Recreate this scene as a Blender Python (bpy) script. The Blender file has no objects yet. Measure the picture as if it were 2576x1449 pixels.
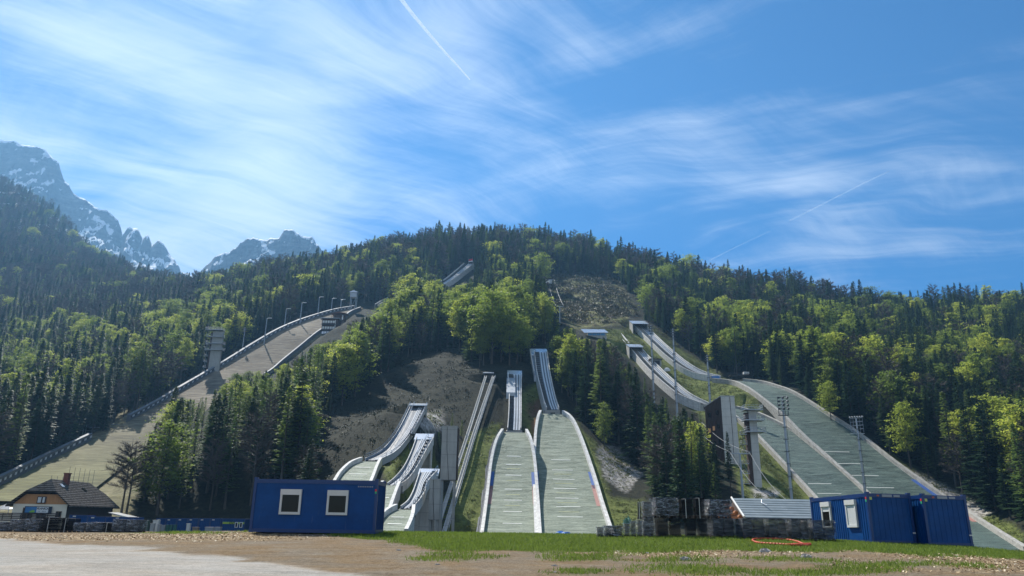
import bpy, math, random
import numpy as np
from mathutils import Vector, Matrix
C = bpy.context.scene.collection
R = math.radians
# ------------------------------------------------------------------ camera
FPX, CX, CY = 1860.0, 1288.0, 724.5          # focal length and centre, in units of a 2576 px wide picture
PITCH, ROLL, EYE = R(17.35), R(0.9), 1.6
Fv = np.array([0, math.cos(PITCH), math.sin(PITCH)])
U0 = np.array([0, -math.sin(PITCH), math.cos(PITCH)]); R0 = np.array([1.0, 0, 0])
Uv = U0*math.cos(ROLL) - R0*math.sin(ROLL); Rv = R0*math.cos(ROLL) + U0*math.sin(ROLL)
cd = bpy.data.cameras.new('camera'); cam = bpy.data.objects.new('camera', cd); C.objects.link(cam)
cd.sensor_width = 36; cd.lens = 36*FPX/2576; cd.clip_start = 0.5; cd.clip_end = 40000
M = Matrix.Identity(4)
for i in range(3):
    M[i][0], M[i][1], M[i][2] = Rv[i], Uv[i], -Fv[i]
M[2][3] = EYE
cam.matrix_world = M
bpy.context.scene.camera = cam
def ray(px, py):
    return Fv*FPX + Rv*(px-CX) + Uv*(CY-py)
def at(px, py, Y):
    d = ray(px, py); k = Y/d[1]
    return Vector((d[0]*k, Y, EYE+d[2]*k))
def proj(X, Y, Z):
    Z = Z-EYE
    dep = np.maximum(X*Fv[0]+Y*Fv[1]+Z*Fv[2], .1)
    return CX+FPX*(X*Rv[0]+Y*Rv[1]+Z*Rv[2])/dep, CY-FPX*(X*Uv[0]+Y*Uv[1]+Z*Uv[2])/dep
# ------------------------------------------------------------------ light
SUN_EL, SUN_AZ = R(48), R(-30)               # azimuth from +Y, positive to the right
sd = Vector((math.sin(SUN_AZ)*math.cos(SUN_EL), math.cos(SUN_AZ)*math.cos(SUN_EL), math.sin(SUN_EL)))
sl = bpy.data.lights.new('sun', 'SUN'); sl.energy = 5.0; sl.angle = R(0.5); sl.color = (1, .96, .89)
so = bpy.data.objects.new('sun', sl); C.objects.link(so); so.rotation_euler = (-sd).to_track_quat('-Z', 'Y').to_euler()
sc = bpy.context.scene
sc.view_settings.view_transform = 'Standard'; sc.view_settings.look = 'None'
sc.view_settings.exposure = 0.8; sc.view_settings.gamma = 1
cy = sc.cycles
cy.max_bounces = 6; cy.diffuse_bounces = 2; cy.glossy_bounces = 2; cy.transmission_bounces = 3; cy.transparent_max_bounces = 8; cy.volume_bounces = 0
w = bpy.data.worlds.new('World'); sc.world = w; w.use_nodes = True
def nodes_of(nt):
    nt.nodes.clear()
    def N(t, _in=None, **kw):
        n = nt.nodes.new(t)
        for k, v in kw.items(): setattr(n, k, v)
        for k, v in (_in or {}).items():
            if isinstance(v, bpy.types.NodeSocket): nt.links.new(v, n.inputs[k])
            else: n.inputs[k].default_value = v
        return n
    return N
N = nodes_of(w.node_tree)
def mth(N, op, a, b=0.0, c=0.0, clamp=False):
    return N('ShaderNodeMath', {0: a, 1: b, 2: c}, operation=op, use_clamp=clamp).outputs[0]
def ramp(N, fac, stops, interp='LINEAR'):
    n = N('ShaderNodeValToRGB', {0: fac}); e = n.color_ramp; e.interpolation = interp
    while len(e.elements) < len(stops): e.elements.new(.5)
    for el, (p, c) in zip(e.elements, stops):
        el.position = p; el.color = (*c, 1) if len(c) == 3 else c
    return n.outputs[0]
def g(v): return (v, v, v)
sky = N('ShaderNodeTexSky', sky_type='NISHITA', sun_disc=False, sun_elevation=SUN_EL, sun_rotation=SUN_AZ,
        air_density=1.0, dust_density=0.35, ozone_density=4.5, altitude=900)
tc = N('ShaderNodeTexCoord').outputs['Generated']
sep = N('ShaderNodeSeparateXYZ', {0: tc})
zc_ = mth(N, 'MAXIMUM', sep.outputs[2], .04)
pu = mth(N, 'DIVIDE', sep.outputs[0], mth(N, 'ADD', zc_, .12)); pv = mth(N, 'DIVIDE', sep.outputs[1], mth(N, 'ADD', zc_, .12))
P2 = N('ShaderNodeCombineXYZ', {0: pu, 1: pv}).outputs[0]
def nz(vec, sc_, det=6, rough=.6, dist=0.0):
    return N('ShaderNodeTexNoise', {'Vector': vec, 'Scale': sc_, 'Detail': det, 'Roughness': rough, 'Distortion': dist}).outputs[0]
warp = N('ShaderNodeTexNoise', {'Vector': P2, 'Scale': .9, 'Detail': 3})
wv = N('ShaderNodeVectorMath', {0: warp.outputs[1], 1: (.5, .5, .5)}, operation='SUBTRACT').outputs[0]
wv = N('ShaderNodeVectorMath', {0: wv, 'Scale': .75}, operation='SCALE').outputs[0]
P3 = N('ShaderNodeVectorMath', {0: P2, 1: wv}, operation='ADD').outputs[0]
def streak(ang, sx, sy, sc_, det, rough, dist=.3):
    m = N('ShaderNodeMapping', {'Vector': P3, 'Rotation': (0, 0, R(-ang))}); m = N('ShaderNodeMapping', {'Vector': m.outputs[0], 'Scale': (sx, sy, 1)})
    return nz(m.outputs[0], sc_, det, rough, dist)
s1 = streak(38, .5, 2.4, 1.5, 9, .62); s2 = streak(-24, .5, 2.6, 1.7, 8, .62); fx = N('ShaderNodeMapRange', {0: sep.outputs[0], 1: -.05, 2: .22}, interpolation_type='SMOOTHSTEP').outputs[0]; s3 = nz(P3, 1.3, 5, .55)
s4 = streak(38, .8, 6.0, 4.5, 6, .65)
def blob(px, py, rad, k):
    d = ray(px, py); d = d/np.linalg.norm(d)
    dt = N('ShaderNodeVectorMath', {0: tc, 1: tuple(d)}, operation='DOT_PRODUCT').outputs['Value']
    return N('ShaderNodeMapRange', {0: dt, 1: math.cos(R(rad)), 2: 1.0, 3: 0.0, 4: k}, interpolation_type='SMOOTHSTEP').outputs[0]
acc = 0.0
for b in [(330, 300, 17, .52), (950, 400, 16, .50), (620, 560, 11, .45), (1000, 40, 11, .42), (120, 180, 12, .4), (1600, 210, 10, .36), (1250, 130, 8, .34),
          (1950, 230, 9, .22), (1950, 560, 8, .42), (1700, 500, 7, .30), (2180, 500, 8, .20), (1400, 490, 8, .40), (2420, 110, 9, .22), (2500, 380, 9, .12), (750, 180, 10, .3), (300, 20, 9, .34)]:
    acc = mth(N, 'ADD', acc, blob(*b))
sm = N('ShaderNodeMix', {0: fx, 2: s1, 3: s2}).outputs[0]; sn_ = N('ShaderNodeMix', {0: fx, 2: s2, 3: s1}).outputs[0]
st = mth(N, 'ADD', mth(N, 'MULTIPLY', sm, .74), mth(N, 'ADD', mth(N, 'MULTIPLY', sn_, .22), mth(N, 'ADD', mth(N, 'MULTIPLY', s3, .25), mth(N, 'MULTIPLY', s4, .10))))
bk = N('ShaderNodeVectorMath', {0: tc, 1: (.1, -.8, .58)}, operation='DOT_PRODUCT').outputs['Value']   # unseen cloud added behind the viewer as white fill light
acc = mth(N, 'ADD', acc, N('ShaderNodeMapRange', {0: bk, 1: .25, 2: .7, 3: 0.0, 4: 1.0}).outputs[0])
# density = how far the streaks rise above a level that falls where the cirrus is thick
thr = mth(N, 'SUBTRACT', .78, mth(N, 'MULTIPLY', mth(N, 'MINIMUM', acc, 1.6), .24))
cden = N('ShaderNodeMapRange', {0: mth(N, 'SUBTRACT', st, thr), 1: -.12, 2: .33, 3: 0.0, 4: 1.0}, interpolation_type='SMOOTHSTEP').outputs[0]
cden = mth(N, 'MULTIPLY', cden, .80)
skyc = N('ShaderNodeHueSaturation', {'Color': sky.outputs[0], 'Hue': .490, 'Saturation': 1.5, 'Value': .56}).outputs[0]
skyc = N('ShaderNodeMix', {0: 1.0, 6: skyc, 7: (.42, .92, 1.16, 1)}, data_type='RGBA', blend_type='MULTIPLY').outputs[2]
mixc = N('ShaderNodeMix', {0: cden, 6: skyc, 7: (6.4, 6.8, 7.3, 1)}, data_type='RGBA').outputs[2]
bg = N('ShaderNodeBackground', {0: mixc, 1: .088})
N('ShaderNodeOutputWorld', {0: bg.outputs[0]})
w.cycles.sampling_method = 'MANUAL'; w.cycles.sample_map_resolution = 512
# ------------------------------------------------------------------ noise in numpy
_rng = np.random.RandomState(5)
_T = _rng.rand(257, 257); _T[256] = _T[0]; _T[:, 256] = _T[:, 0]
def vnoise(x, y):
    xi = np.floor(x).astype(int); yi = np.floor(y).astype(int); fx = x-xi; fy = y-yi
    fx = fx*fx*(3-2*fx); fy = fy*fy*(3-2*fy); a = xi % 256; b = yi % 256
    return (_T[a, b]*(1-fx)+_T[a+1, b]*fx)*(1-fy)+(_T[a, b+1]*(1-fx)+_T[a+1, b+1]*fx)*fy
def fbm(x, y, o=4):
    s = 0; k = .5
    for i in range(o): s = s+k*(vnoise(x+i*17.3, y-i*9.1)-.5); x = x*2.03; y = y*2.03; k *= .5
    return s
def inpoly(px, py, poly):
    r = np.zeros(np.shape(px), bool); n = len(poly)
    for i in range(n):
        x1, y1 = poly[i]; x2, y2 = poly[(i+1) % n]
        if y1 == y2: continue
        c = ((y1 > py) != (y2 > py)) & (px < (x2-x1)*(py-y1)/(y2-y1)+x1)
        r ^= c
    return r
def sstep(x): x = np.clip(x, 0, 1); return x*x*(3-2*x)
# ------------------------------------------------------------------ mesh helpers
class MB:
    def __init__(s): s.v = []; s.f = []; s.m = []; s.uv = []
    def add(s, vs, fs, mi=0, uvs=None):
        o = len(s.v); s.v += [tuple(v) for v in vs]
        for k, f in enumerate(fs):
            s.f.append(tuple(i+o for i in f)); s.m.append(mi)
            s.uv.append(uvs[k] if uvs else None)
    def box(s, c, size, rot=0.0, mi=0, mat=None):
        c = Vector(c); hx, hy, hz = [q/2 for q in size]
        Rm = mat or Matrix.Rotation(rot, 3, 'Z')
        vs = [c+Rm@Vector((x*hx, y*hy, z*hz)) for z in (-1, 1) for y in (-1, 1) for x in (-1, 1)]
        s.add(vs, [(0, 2, 3, 1), (4, 5, 7, 6), (0, 1, 5, 4), (2, 6, 7, 3), (0, 4, 6, 2), (1, 3, 7, 5)], mi)
    def tube(s, a, b, r1, r2=None, n=6, mi=0):
        a = Vector(a); b = Vector(b); r2 = r1 if r2 is None else r2
        d = (b-a)
        if d.length < 1e-6: return
        q = d.to_track_quat('Z', 'Y'); vs = []
        for p, r in ((a, r1), (b, r2)):
            for i in range(n):
                t = 2*math.pi*i/n; vs.append(p+q@Vector((math.cos(t)*r, math.sin(t)*r, 0)))
        fs = [(i, (i+1) % n, n+(i+1) % n, n+i) for i in range(n)] + [tuple(range(n-1, -1, -1)), tuple(range(n, 2*n))]
        s.add(vs, fs, mi)
    def path(s, pts, r, n=6, mi=0):
        for a, b in zip(pts, pts[1:]): s.tube(a, b, r, r, n, mi)
    def poly(s, pts, mi=0): s.add(pts, [tuple(range(len(pts)))], mi)
    def prism(s, pts, d, mi=0):
        d = Vector(d); n = len(pts); vs = [Vector(p) for p in pts]+[Vector(p)+d for p in pts]
        s.add(vs, [tuple(range(n-1, -1, -1)), tuple(range(n, 2*n))]+[(i, (i+1) % n, n+(i+1) % n, n+i) for i in range(n)], mi)
    def sweep(s, P, S, prof, closed=True, mi=0, caps=True):
        """profile (side, up) swept along P with horizontal side vectors S; uv = (side, length) in metres"""
        n = len(P); m = len(prof); vs = []; acc = [0.0]
        for i in range(1, n): acc.append(acc[-1]+(Vector(P[i])-Vector(P[i-1])).length)
        for p, sv in zip(P, S):
            for a, u in prof: vs.append(Vector(p)+Vector(sv)*a+Vector((0, 0, u)))
        pl = [0.0]
        for j in range(m):
            a, b = prof[j], prof[(j+1) % m]; pl.append(pl[-1]+math.hypot(a[0]-b[0], a[1]-b[1]))
        fs = []; uvs = []
        for i in range(n-1):
            for j in range(m if closed else m-1):
                k = (j+1) % m
                fs.append((i*m+j, i*m+k, (i+1)*m+k, (i+1)*m+j))
                uvs.append([(pl[j], acc[i]), (pl[j+1], acc[i]), (pl[j+1], acc[i+1]), (pl[j], acc[i+1])])
        if closed and caps:
            fs += [tuple(range(m-1, -1, -1)), tuple(range((n-1)*m, n*m))]; uvs += [None, None]
        s.add(vs, fs, mi, uvs)
    def build(s, name, mats, parent=None, smooth=False):
        me = bpy.data.meshes.new(name); me.from_pydata([tuple(v) for v in s.v], [], s.f)
        if any(u is not None for u in s.uv):
            uvl = me.uv_layers.new(name='UVMap'); data = []
            for f, u in zip(s.f, s.uv):
                data += list(u) if u is not None and len(u) == len(f) else [(0, 0)]*len(f)
            uvl.data.foreach_set('uv', np.array(data, dtype=np.float32).ravel())
        if not isinstance(mats, (list, tuple)): mats = [mats]
        for q in mats: me.materials.append(q)
        me.polygons.foreach_set('material_index', s.m)
        if smooth: me.polygons.foreach_set('use_smooth', [True]*len(s.f))
        me.update()
        o = bpy.data.objects.new(name, me); C.objects.link(o)
        if parent is not None:
            o.parent = parent; o.matrix_parent_inverse = parent.matrix_basis.inverted()
        return o
def fastmesh(name, V, F, mats, smooth=False, mi=None):
    me = bpy.data.meshes.new(name); V = np.asarray(V, np.float32); F = np.asarray(F, np.int32); k = F.shape[1]
    me.vertices.add(len(V)); me.vertices.foreach_set('co', V.ravel())
    me.loops.add(F.size); me.loops.foreach_set('vertex_index', F.ravel())
    me.polygons.add(len(F)); me.polygons.foreach_set('loop_start', np.arange(0, F.size, k, dtype=np.int32))
    if not isinstance(mats, (list, tuple)): mats = [mats]
    for q in mats: me.materials.append(q)
    if mi is not None: me.polygons.foreach_set('material_index', np.asarray(mi, np.int32))
    if smooth: me.polygons.foreach_set('use_smooth', np.ones(len(F), bool))
    me.update(calc_edges=True); return me
def tag(o, label=None, cat=None, group=None, kind=None):
    if label: o['label'] = label
    if cat: o['category'] = cat
    if group: o['group'] = group
    if kind: o['kind'] = kind
    return o
def thing(name, label, cat, loc=(0, 0, 0), rz=0.0, group=None):
    o = bpy.data.objects.new(name, None); C.objects.link(o); o.location = loc; o.rotation_euler = (0, 0, rz)
    o.empty_display_size = .5
    return tag(o, label, cat, group)
def lobj(name, mb, mats, parent, smooth=False):
    """mesh given in the parent's local coordinates"""
    o = mb.build(name, mats, None, smooth); o.parent = parent; return o
def copy_tree(o, parent=None):
    c = o.copy(); C.objects.link(c); c.parent = parent
    for ch in list(o.children): copy_tree(ch, c)
    return c
# ------------------------------------------------------------------ materials
def mat(name, build, **kw):
    m = bpy.data.materials.new(name); m.use_nodes = True
    N = nodes_of(m.node_tree); out = build(N, **kw); N('ShaderNodeOutputMaterial', {0: out}); return m
def tcoord(N, kind='Object', scale=(1, 1, 1)):
    t = N('ShaderNodeTexCoord').outputs[kind]
    return N('ShaderNodeMapping', {'Vector': t, 'Scale': scale}).outputs[0]
def noise(N, vec, scale, det=4, rough=.6, col=False, dist=0.0):
    n = N('ShaderNodeTexNoise', {'Vector': vec, 'Scale': scale, 'Detail': det, 'Roughness': rough, 'Distortion': dist}); return n.outputs[1 if col else 0]
def mixc_(N, f, a, b, mode='MIX'):
    fix = lambda c: (*c, 1) if isinstance(c, tuple) and len(c) == 3 else c
    return N('ShaderNodeMix', {0: f, 6: fix(a), 7: fix(b)}, data_type='RGBA', blend_type=mode).outputs[2]
def bsdf(N, col, rough=.7, metal=0.0, spec=.3, bump=None, bstr=.3, bdist=.1):
    i = {'Base Color': (*col, 1) if isinstance(col, tuple) and len(col) == 3 else col, 'Roughness': rough, 'Metallic': metal, 'Specular IOR Level': spec}
    if bump is not None: i['Normal'] = N('ShaderNodeBump', {'Height': bump, 'Strength': bstr, 'Distance': bdist}).outputs[0]
    return N('ShaderNodeBsdfPrincipled', i).outputs[0]
def m_plain(name, col, rough=.6, var=.18, scale=1.5, metal=0.0, spec=.3, bstr=.15, bdist=.03, stretch=(1, 1, 1), kind='Object'):
    def b(N):
        v = tcoord(N, kind, stretch); a = noise(N, v, scale, 5, .65)
        c = mixc_(N, a, tuple(x*(1-var) for x in col), tuple(min(1, x*(1+var)) for x in col))
        return bsdf(N, c, rough, metal, spec, noise(N, v, scale*6, 3), bstr, bdist)
    return mat(name, b)
def b_conc(N, c1=(.27, .27, .25), c2=(.42, .42, .39)):
    v = tcoord(N); vs = tcoord(N, 'Object', (1, 1, .12))
    a = noise(N, v, .35, 6, .7); st = noise(N, vs, 1.6, 5, .7)
    f = mth(N, 'ADD', mth(N, 'MULTIPLY', a, .5), mth(N, 'MULTIPLY', st, .5))
    c = ramp(N, f, [(.3, c1), (.62, c2)])
    # board joints every 2.4 m up
    z = N('ShaderNodeSeparateXYZ', {0: v}).outputs[2]
    fr = mth(N, 'FRACT', mth(N, 'DIVIDE', z, 2.4)); j = mth(N, 'LESS_THAN', fr, .035)
    c = mixc_(N, mth(N, 'MULTIPLY', j, .45), c, (.12, .12, .11))
    return bsdf(N, c, .85, 0, .2, noise(N, v, 3, 4), .2, .05)
M_conc = mat('concrete', b_conc)
M_concl = mat('pale_concrete', b_conc, c1=(.38, .375, .34), c2=(.60, .59, .55))
M_tower = mat('tower_concrete', b_conc, c1=(.42, .42, .39), c2=(.62, .61, .57))
M_white = m_plain('white_paint', (.72, .72, .70), .45, .1)
M_roofw = m_plain('bright_sheet_roof', (.62, .63, .64), .25, .12, 1, 0.6, .5)
M_steel = m_plain('galvanised_steel', (.36, .39, .42), .45, .15, 2, .6, .5)
M_dsteel = m_plain('dark_steel', (.08, .09, .10), .5, .2, 2, .4, .4)
M_black = m_plain('black_plastic', (.012, .012, .013), .35, .3, 3)
M_glass = m_plain('dark_window_glass', (.012, .011, .010), .12, .1, 1, 0, .25, 0)
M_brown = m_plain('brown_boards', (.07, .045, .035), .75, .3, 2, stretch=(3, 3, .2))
M_blueb = m_plain('blue_plastic', (.03, .16, .45), .45, .2)
def b_mat(N, c1, c2, rough=.5, sc_=1.0):
    uv = N('ShaderNodeTexCoord').outputs['UV']
    v = N('ShaderNodeMapping', {'Vector': uv, 'Scale': (1, 1, 1)}).outputs[0]
    wav = noise(N, N('ShaderNodeMapping', {'Vector': uv, 'Scale': (.16, .75, 1)}).outputs[0], 1.0*sc_, 6, .74, dist=.6)
    fine = noise(N, N('ShaderNodeMapping', {'Vector': uv, 'Scale': (1.6, 4.5, 1)}).outputs[0], 1.0*sc_, 3, .7)
    big = noise(N, v, .06, 3, .5)
    f = mth(N, 'ADD', mth(N, 'MULTIPLY', wav, .62), mth(N, 'ADD', mth(N, 'MULTIPLY', fine, .28), mth(N, 'MULTIPLY', big, .16)))
    c = ramp(N, f, [(.42, c1), (.52, tuple((a+b)/2 for a, b in zip(c1, c2))), (.61, c2)])
    return bsdf(N, c, rough, 0, .3, mth(N, 'ADD', wav, mth(N, 'MULTIPLY', fine, .5)), 1.0, .5)
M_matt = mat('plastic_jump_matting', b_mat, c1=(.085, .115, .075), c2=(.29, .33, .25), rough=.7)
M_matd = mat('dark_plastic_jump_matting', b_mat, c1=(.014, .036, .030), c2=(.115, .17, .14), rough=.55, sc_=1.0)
def b_wallc(N, c1=(.33, .32, .30), c2=(.60, .59, .56), dark=.5):
    uv = N('ShaderNodeTexCoord').outputs['UV']; sp = N('ShaderNodeSeparateXYZ', {0: uv})
    fr = mth(N, 'FRACT', mth(N, 'DIVIDE', sp.outputs[1], 2.5)); j = mth(N, 'LESS_THAN', fr, .05)
    n = noise(N, N('ShaderNodeMapping', {'Vector': uv, 'Scale': (1, .4, 1)}).outputs[0], 1.2, 5, .7)
    c = ramp(N, n, [(.3, c1), (.7, c2)])
    c = mixc_(N, mth(N, 'MULTIPLY', j, dark), c, (.10, .10, .10))
    return bsdf(N, c, .8, 0, .2, n, .2, .05)
M_wall = mat('board_wall_pale', b_wallc, c1=(.42, .41, .38), c2=(.74, .73, .69))
M_wallw = mat('board_wall_weathered', b_wallc, c1=(.22, .21, .185), c2=(.46, .445, .40), dark=.45)
M_walld = mat('board_wall_dark', b_wallc, c1=(.10, .11, .125), c2=(.19, .20, .22), dark=.6)
# ------------------------------------------------------------------ ramp lines: (y, x left, x right, distance) read off the valley view
def fine(rows, n=40):
    a = np.array(rows, float); k = len(a); t = np.linspace(0, k-1, n); out = []
    for q in t:
        i = min(int(q), k-2); f = q-i
        p0, p1, p2, p3 = a[max(i-1, 0)], a[i], a[i+1], a[min(i+2, k-1)]
        out.append(.5*((2*p1)+(-p0+p2)*f+(2*p0-5*p1+4*p2-p3)*f*f+(-p0+3*p1-3*p2+p3)*f**3))
    L = []; Rr = []
    for y, xl, xr, Y in out:
        l = at(xl, y, Y); r = at(xr, y, Y); z = (l.z+r.z)/2
        L.append(Vector((l.x, Y, z))); Rr.append(Vector((r.x, Y, z)))
    return L, Rr
LAND = {
 'A': [(1161, 912, 955, 158), (1170, 889, 949, 154), (1183, 872, 943, 149), (1207, 852, 934, 141), (1260, 825, 912, 127), (1330, 800, 890, 112)],
 'B': [(1221, 966, 1001, 133), (1240, 950, 993, 128), (1270, 930, 982, 121), (1300, 913, 971, 114), (1345, 890, 945, 104)],
 'C': [(1282, 1000, 1036, 116), (1291, 982, 1035, 113), (1304, 966, 1033, 109), (1322, 955, 1027, 105), (1346, 941, 1016, 99)],
 'D': [(1088, 1267, 1321, 226), (1115, 1252, 1333, 218), (1168, 1239, 1342, 208), (1262, 1228, 1349, 189), (1356, 1216, 1354, 164)],
 'E': [(1041, 1363, 1413, 246), (1056, 1357, 1434, 241), (1093, 1351, 1453, 232), (1157, 1348, 1476, 216.5), (1217, 1348, 1495, 202), (1280, 1351, 1513, 186), (1356, 1355, 1537, 165)],
 'F': [(1027, 1812, 1850, 300), (1041, 1840, 1902, 291), (1075, 1882, 1974, 277), (1112, 1921, 2032, 264), (1184, 1989, 2113, 243), (1236, 2037, 2170, 230), (1290, 2085, 2225, 212), (1345, 2128, 2275, 188)],
 'G': [(958, 1797, 1868, 335), (964, 1848, 1916, 326), (975, 1874, 1954, 315), (993, 1903, 2000, 302), (1050, 1975, 2089, 280.6), (1095, 2019, 2158, 267.8), (1159, 2087, 2238, 251.5),
       (1226, 2163, 2331, 235.8), (1296, 2236, 2434, 217.6), (1388, 2345, 2576, 166)],
}
INRUN = {
 'A': [(1022, 1034, 1072, 200), (1070, 1011, 1048, 186), (1110, 986, 1021, 177), (1140, 957, 993, 171), (1158, 920, 958, 165)],
 'B': [(1103, 1049, 1090, 160), (1146, 1033, 1065, 149), (1181, 1015, 1046, 142), (1208, 992, 1026, 138), (1221, 975, 1008, 135)],
 'C': [(1188, 1058, 1099, 137), (1215, 1049, 1075, 131), (1241, 1040, 1067, 126), (1265, 1027, 1052, 121), (1280, 1009, 1037, 118)],
 'D': [(943, 1279, 1311, 272), (990, 1282, 1310, 255), (1040, 1281, 1310, 239), (1083, 1278, 1309, 229)],
 'E': [(887, 1345, 1375, 300), (943, 1352, 1383, 277), (988, 1363, 1392, 262), (1015, 1370, 1399, 254), (1031, 1376, 1405, 250)],
 'F': [(879, 1587, 1613, 360), (909, 1612, 1640, 345), (938, 1639, 1670, 331), (968, 1672, 1703, 318), (997, 1711, 1740, 307), (1018, 1764, 1783, 300)],
 'G': [(818, 1592, 1620, 412), (861, 1637, 1665, 386), (895, 1673, 1704, 370), (923, 1710, 1741, 358), (941, 1746, 1778, 350), (949, 1790, 1812, 344)],
 'lift': [(948, 1222, 1241, 270), (1090, 1178, 1193, 222), (1212, 1138, 1156, 194), (1342, 1097, 1117, 163)],
}
RL = {('L', k): fine(v, 44) for k, v in LAND.items()}
RL.update({('I', k): fine(v, 34) for k, v in INRUN.items()})
# the flying hill on the left: its far edge, then 26 m to the right of it the near edge
HF = [(774, 912, 500), (786, 838, 466), (812, 755, 441), (839, 693, 420), (877, 631, 402), (924, 557, 379), (946, 520, 365), (975, 470, 350), (1025, 388, 321), (1091, 264, 285), (1159, 123, 246), (1223, 0, 208), (1262, -90, 180)]
HN = [(776, 914, 500), (787, 885, 472), (802, 862, 452), (834, 807, 427), (877, 750, 403), (919, 696, 382), (950, 668, 366)]
HFp = [at(x, y, Y) for y, x, Y in HF]
HNp = [at(x, y, Y) for y, x, Y in HN]
def interpY(pts, Y):
    a = sorted([(p.y, p.x, p.z) for p in pts]); ys = [q[0] for q in a]
    return float(np.interp(Y, ys, [q[1] for q in a])), float(np.interp(Y, ys, [q[2] for q in a]))
L = []; Rr = []
for Y in np.linspace(500, 182, 70):
    x, z = interpY(HFp, Y)
    nx = interpY(HNp, max(Y, 366))[0] if Y > 366 else x+26
    L.append(Vector((x, Y, z))); Rr.append(Vector((nx, Y, z)))
for A_ in (L, Rr):
    for _ in range(3):
        for i in range(1, len(A_)-1): A_[i] = (A_[i-1]+A_[i]*2+A_[i+1])/4
RL[('L', 'H')] = (L, Rr)
RL[('I', 'H')] = fine([(664, 1168, 1192, 612), (690, 1138, 1158, 585), (710, 1110, 1130, 568), (735, 1050, 1075, 545), (748, 985, 1003, 525), (768, 944, 952, 506)], 30)
# ------------------------------------------------------------------ terrain
COL = [
 (-250, 1330, 150), (-250, 1250, 190), (-250, 1150, 250), (-250, 950, 420), (-250, 700, 800), (-250, 420, 1400),
 (0, 1300, 175), (0, 1228, 209), (0, 1150, 258), (0, 1000, 400), (0, 850, 600), (0, 650, 1000), (0, 520, 1350), (0, 462, 1500),
 (100, 760, 820), (100, 560, 1300), (100, 515, 1450), (200, 1300, 160), (200, 1210, 205), (200, 1000, 380), (200, 850, 580), (200, 720, 900), (205, 622, 1300),
 (300, 680, 1200), (260, 655, 1280), (350, 1330, 165), (350, 1200, 190), (350, 1060, 298), (350, 980, 370), (350, 850, 580), (350, 750, 820), (350, 705, 1050),
 (450, 722, 1000), (480, 1336, 172), (480, 1270, 183), (480, 1150, 205), (480, 1050, 270), (480, 972, 349), (480, 880, 460), (480, 780, 680), (480, 742, 900),
 (620, 1336, 172), (620, 1270, 182), (620, 1150, 195), (620, 1000, 290), (620, 884, 397), (620, 800, 540), (620, 740, 700), (620, 716, 840),
 (800, 1305, 150), (800, 1200, 178), (800, 1100, 220), (800, 950, 320), (800, 838, 428), (800, 800, 462), (800, 740, 600), (800, 688, 800),
 (940, 1240, 150), (1000, 1290, 135), (1000, 1230, 150), (1000, 1150, 190), (1000, 1030, 245), (1000, 920, 320), (1000, 780, 500), (1000, 700, 620), (1000, 642, 760),
 (1080, 1325, 138), (1110, 1335, 146), (1150, 1338, 150), (1200, 1338, 155), (1150, 1000, 250), (1150, 900, 310), (1150, 800, 450), (1150, 712, 595), (1200, 692, 615), (1150, 625, 760),
 (1290, 1350, 150), (1290, 1100, 225), (1290, 950, 275), (1290, 870, 340), (1290, 760, 500), (1290, 690, 620), (1290, 618, 760),
 (1400, 1350, 160), (1400, 1060, 253), (1400, 900, 315), (1400, 820, 400), (1400, 740, 530), (1400, 680, 650), (1400, 632, 760),
 (1560, 1345, 170), (1560, 1150, 240), (1560, 1000, 290), (1560, 900, 345), (1560, 845, 400), (1560, 780, 490), (1560, 720, 580), (1560, 672, 700),
 (1700, 950, 345), (1650, 860, 395), (1750, 1300, 168), (1750, 1200, 215), (1750, 1100, 258), (1750, 1033, 297), (1750, 960, 342), (1750, 880, 420), (1750, 800, 530), (1750, 712, 730),
 (1950, 1310, 172), (1950, 1200, 222), (1950, 1100, 262), (1950, 1010, 300), (1950, 945, 350), (1950, 860, 460), (1950, 745, 690),
 (2150, 1340, 168), (2150, 1250, 225), (2150, 1100, 268), (2150, 1030, 302), (2150, 950, 370), (2150, 870, 480), (2150, 790, 660),
 (2400, 1350, 185), (2400, 1270, 224), (2400, 1180, 255), (2400, 1080, 305), (2400, 950, 410), (2400, 795, 640),
 (2576, 1390, 162), (2576, 1320, 198), (2576, 1210, 240), (2576, 1100, 295), (2576, 950, 400), (2576, 798, 620),
 (2850, 1400, 160), (2850, 1210, 240), (2850, 950, 410), (2850, 800, 620),
]
cu = []; cv = []; cz = []
for x, y, Y in COL:
    p = at(x, y, Y); cu.append(p.x/Y); cv.append(Y); cz.append(p.z)
def feat0(u, v): return np.array([u*5.0, math.log(v)*2.6])
xu = []; xv = []; xz = []
OFF = {'A': 2.2, 'B': 1.8, 'C': 1.6, 'D': 4.0, 'E': 4.0, 'F': 2.6, 'G': 2.0, 'H': 3.0, 'lift': 3.0}
for k, (Lp, Rp) in RL.items():
    for q in np.linspace(0, len(Lp)-1, 7).astype(int):
        a, b = Lp[q], Rp[q]
        if a.y < 135: continue
        xu.append((a.x+b.x)/2/a.y); xv.append(a.y); xz.append(a.z-(1.0 if k[0] == 'L' else OFF[k[1]]))
xf = np.array([feat0(u, v) for u, v in zip(xu, xv)])
keep = [i for i in range(len(cu)) if np.min(np.linalg.norm(xf-feat0(cu[i], cv[i]), axis=1)) > .22]
cu = [cu[i] for i in keep]+xu; cv = [cv[i] for i in keep]+xv; cz = [cz[i] for i in keep]+xz
cu = np.array(cu); cv = np.array(cv); cz = np.array(cz)
def feat(u, v): return np.stack([np.asarray(u)*5.0, np.log(np.asarray(v))*2.6], -1)
X0 = feat(cu, cv); val = (cz-EYE)/cv
def phi(d): return np.where(d > 1e-9, d*d*np.log(np.maximum(d, 1e-9)), 0)
NT = len(X0); D = np.linalg.norm(X0[:, None]-X0[None], axis=-1)
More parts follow.
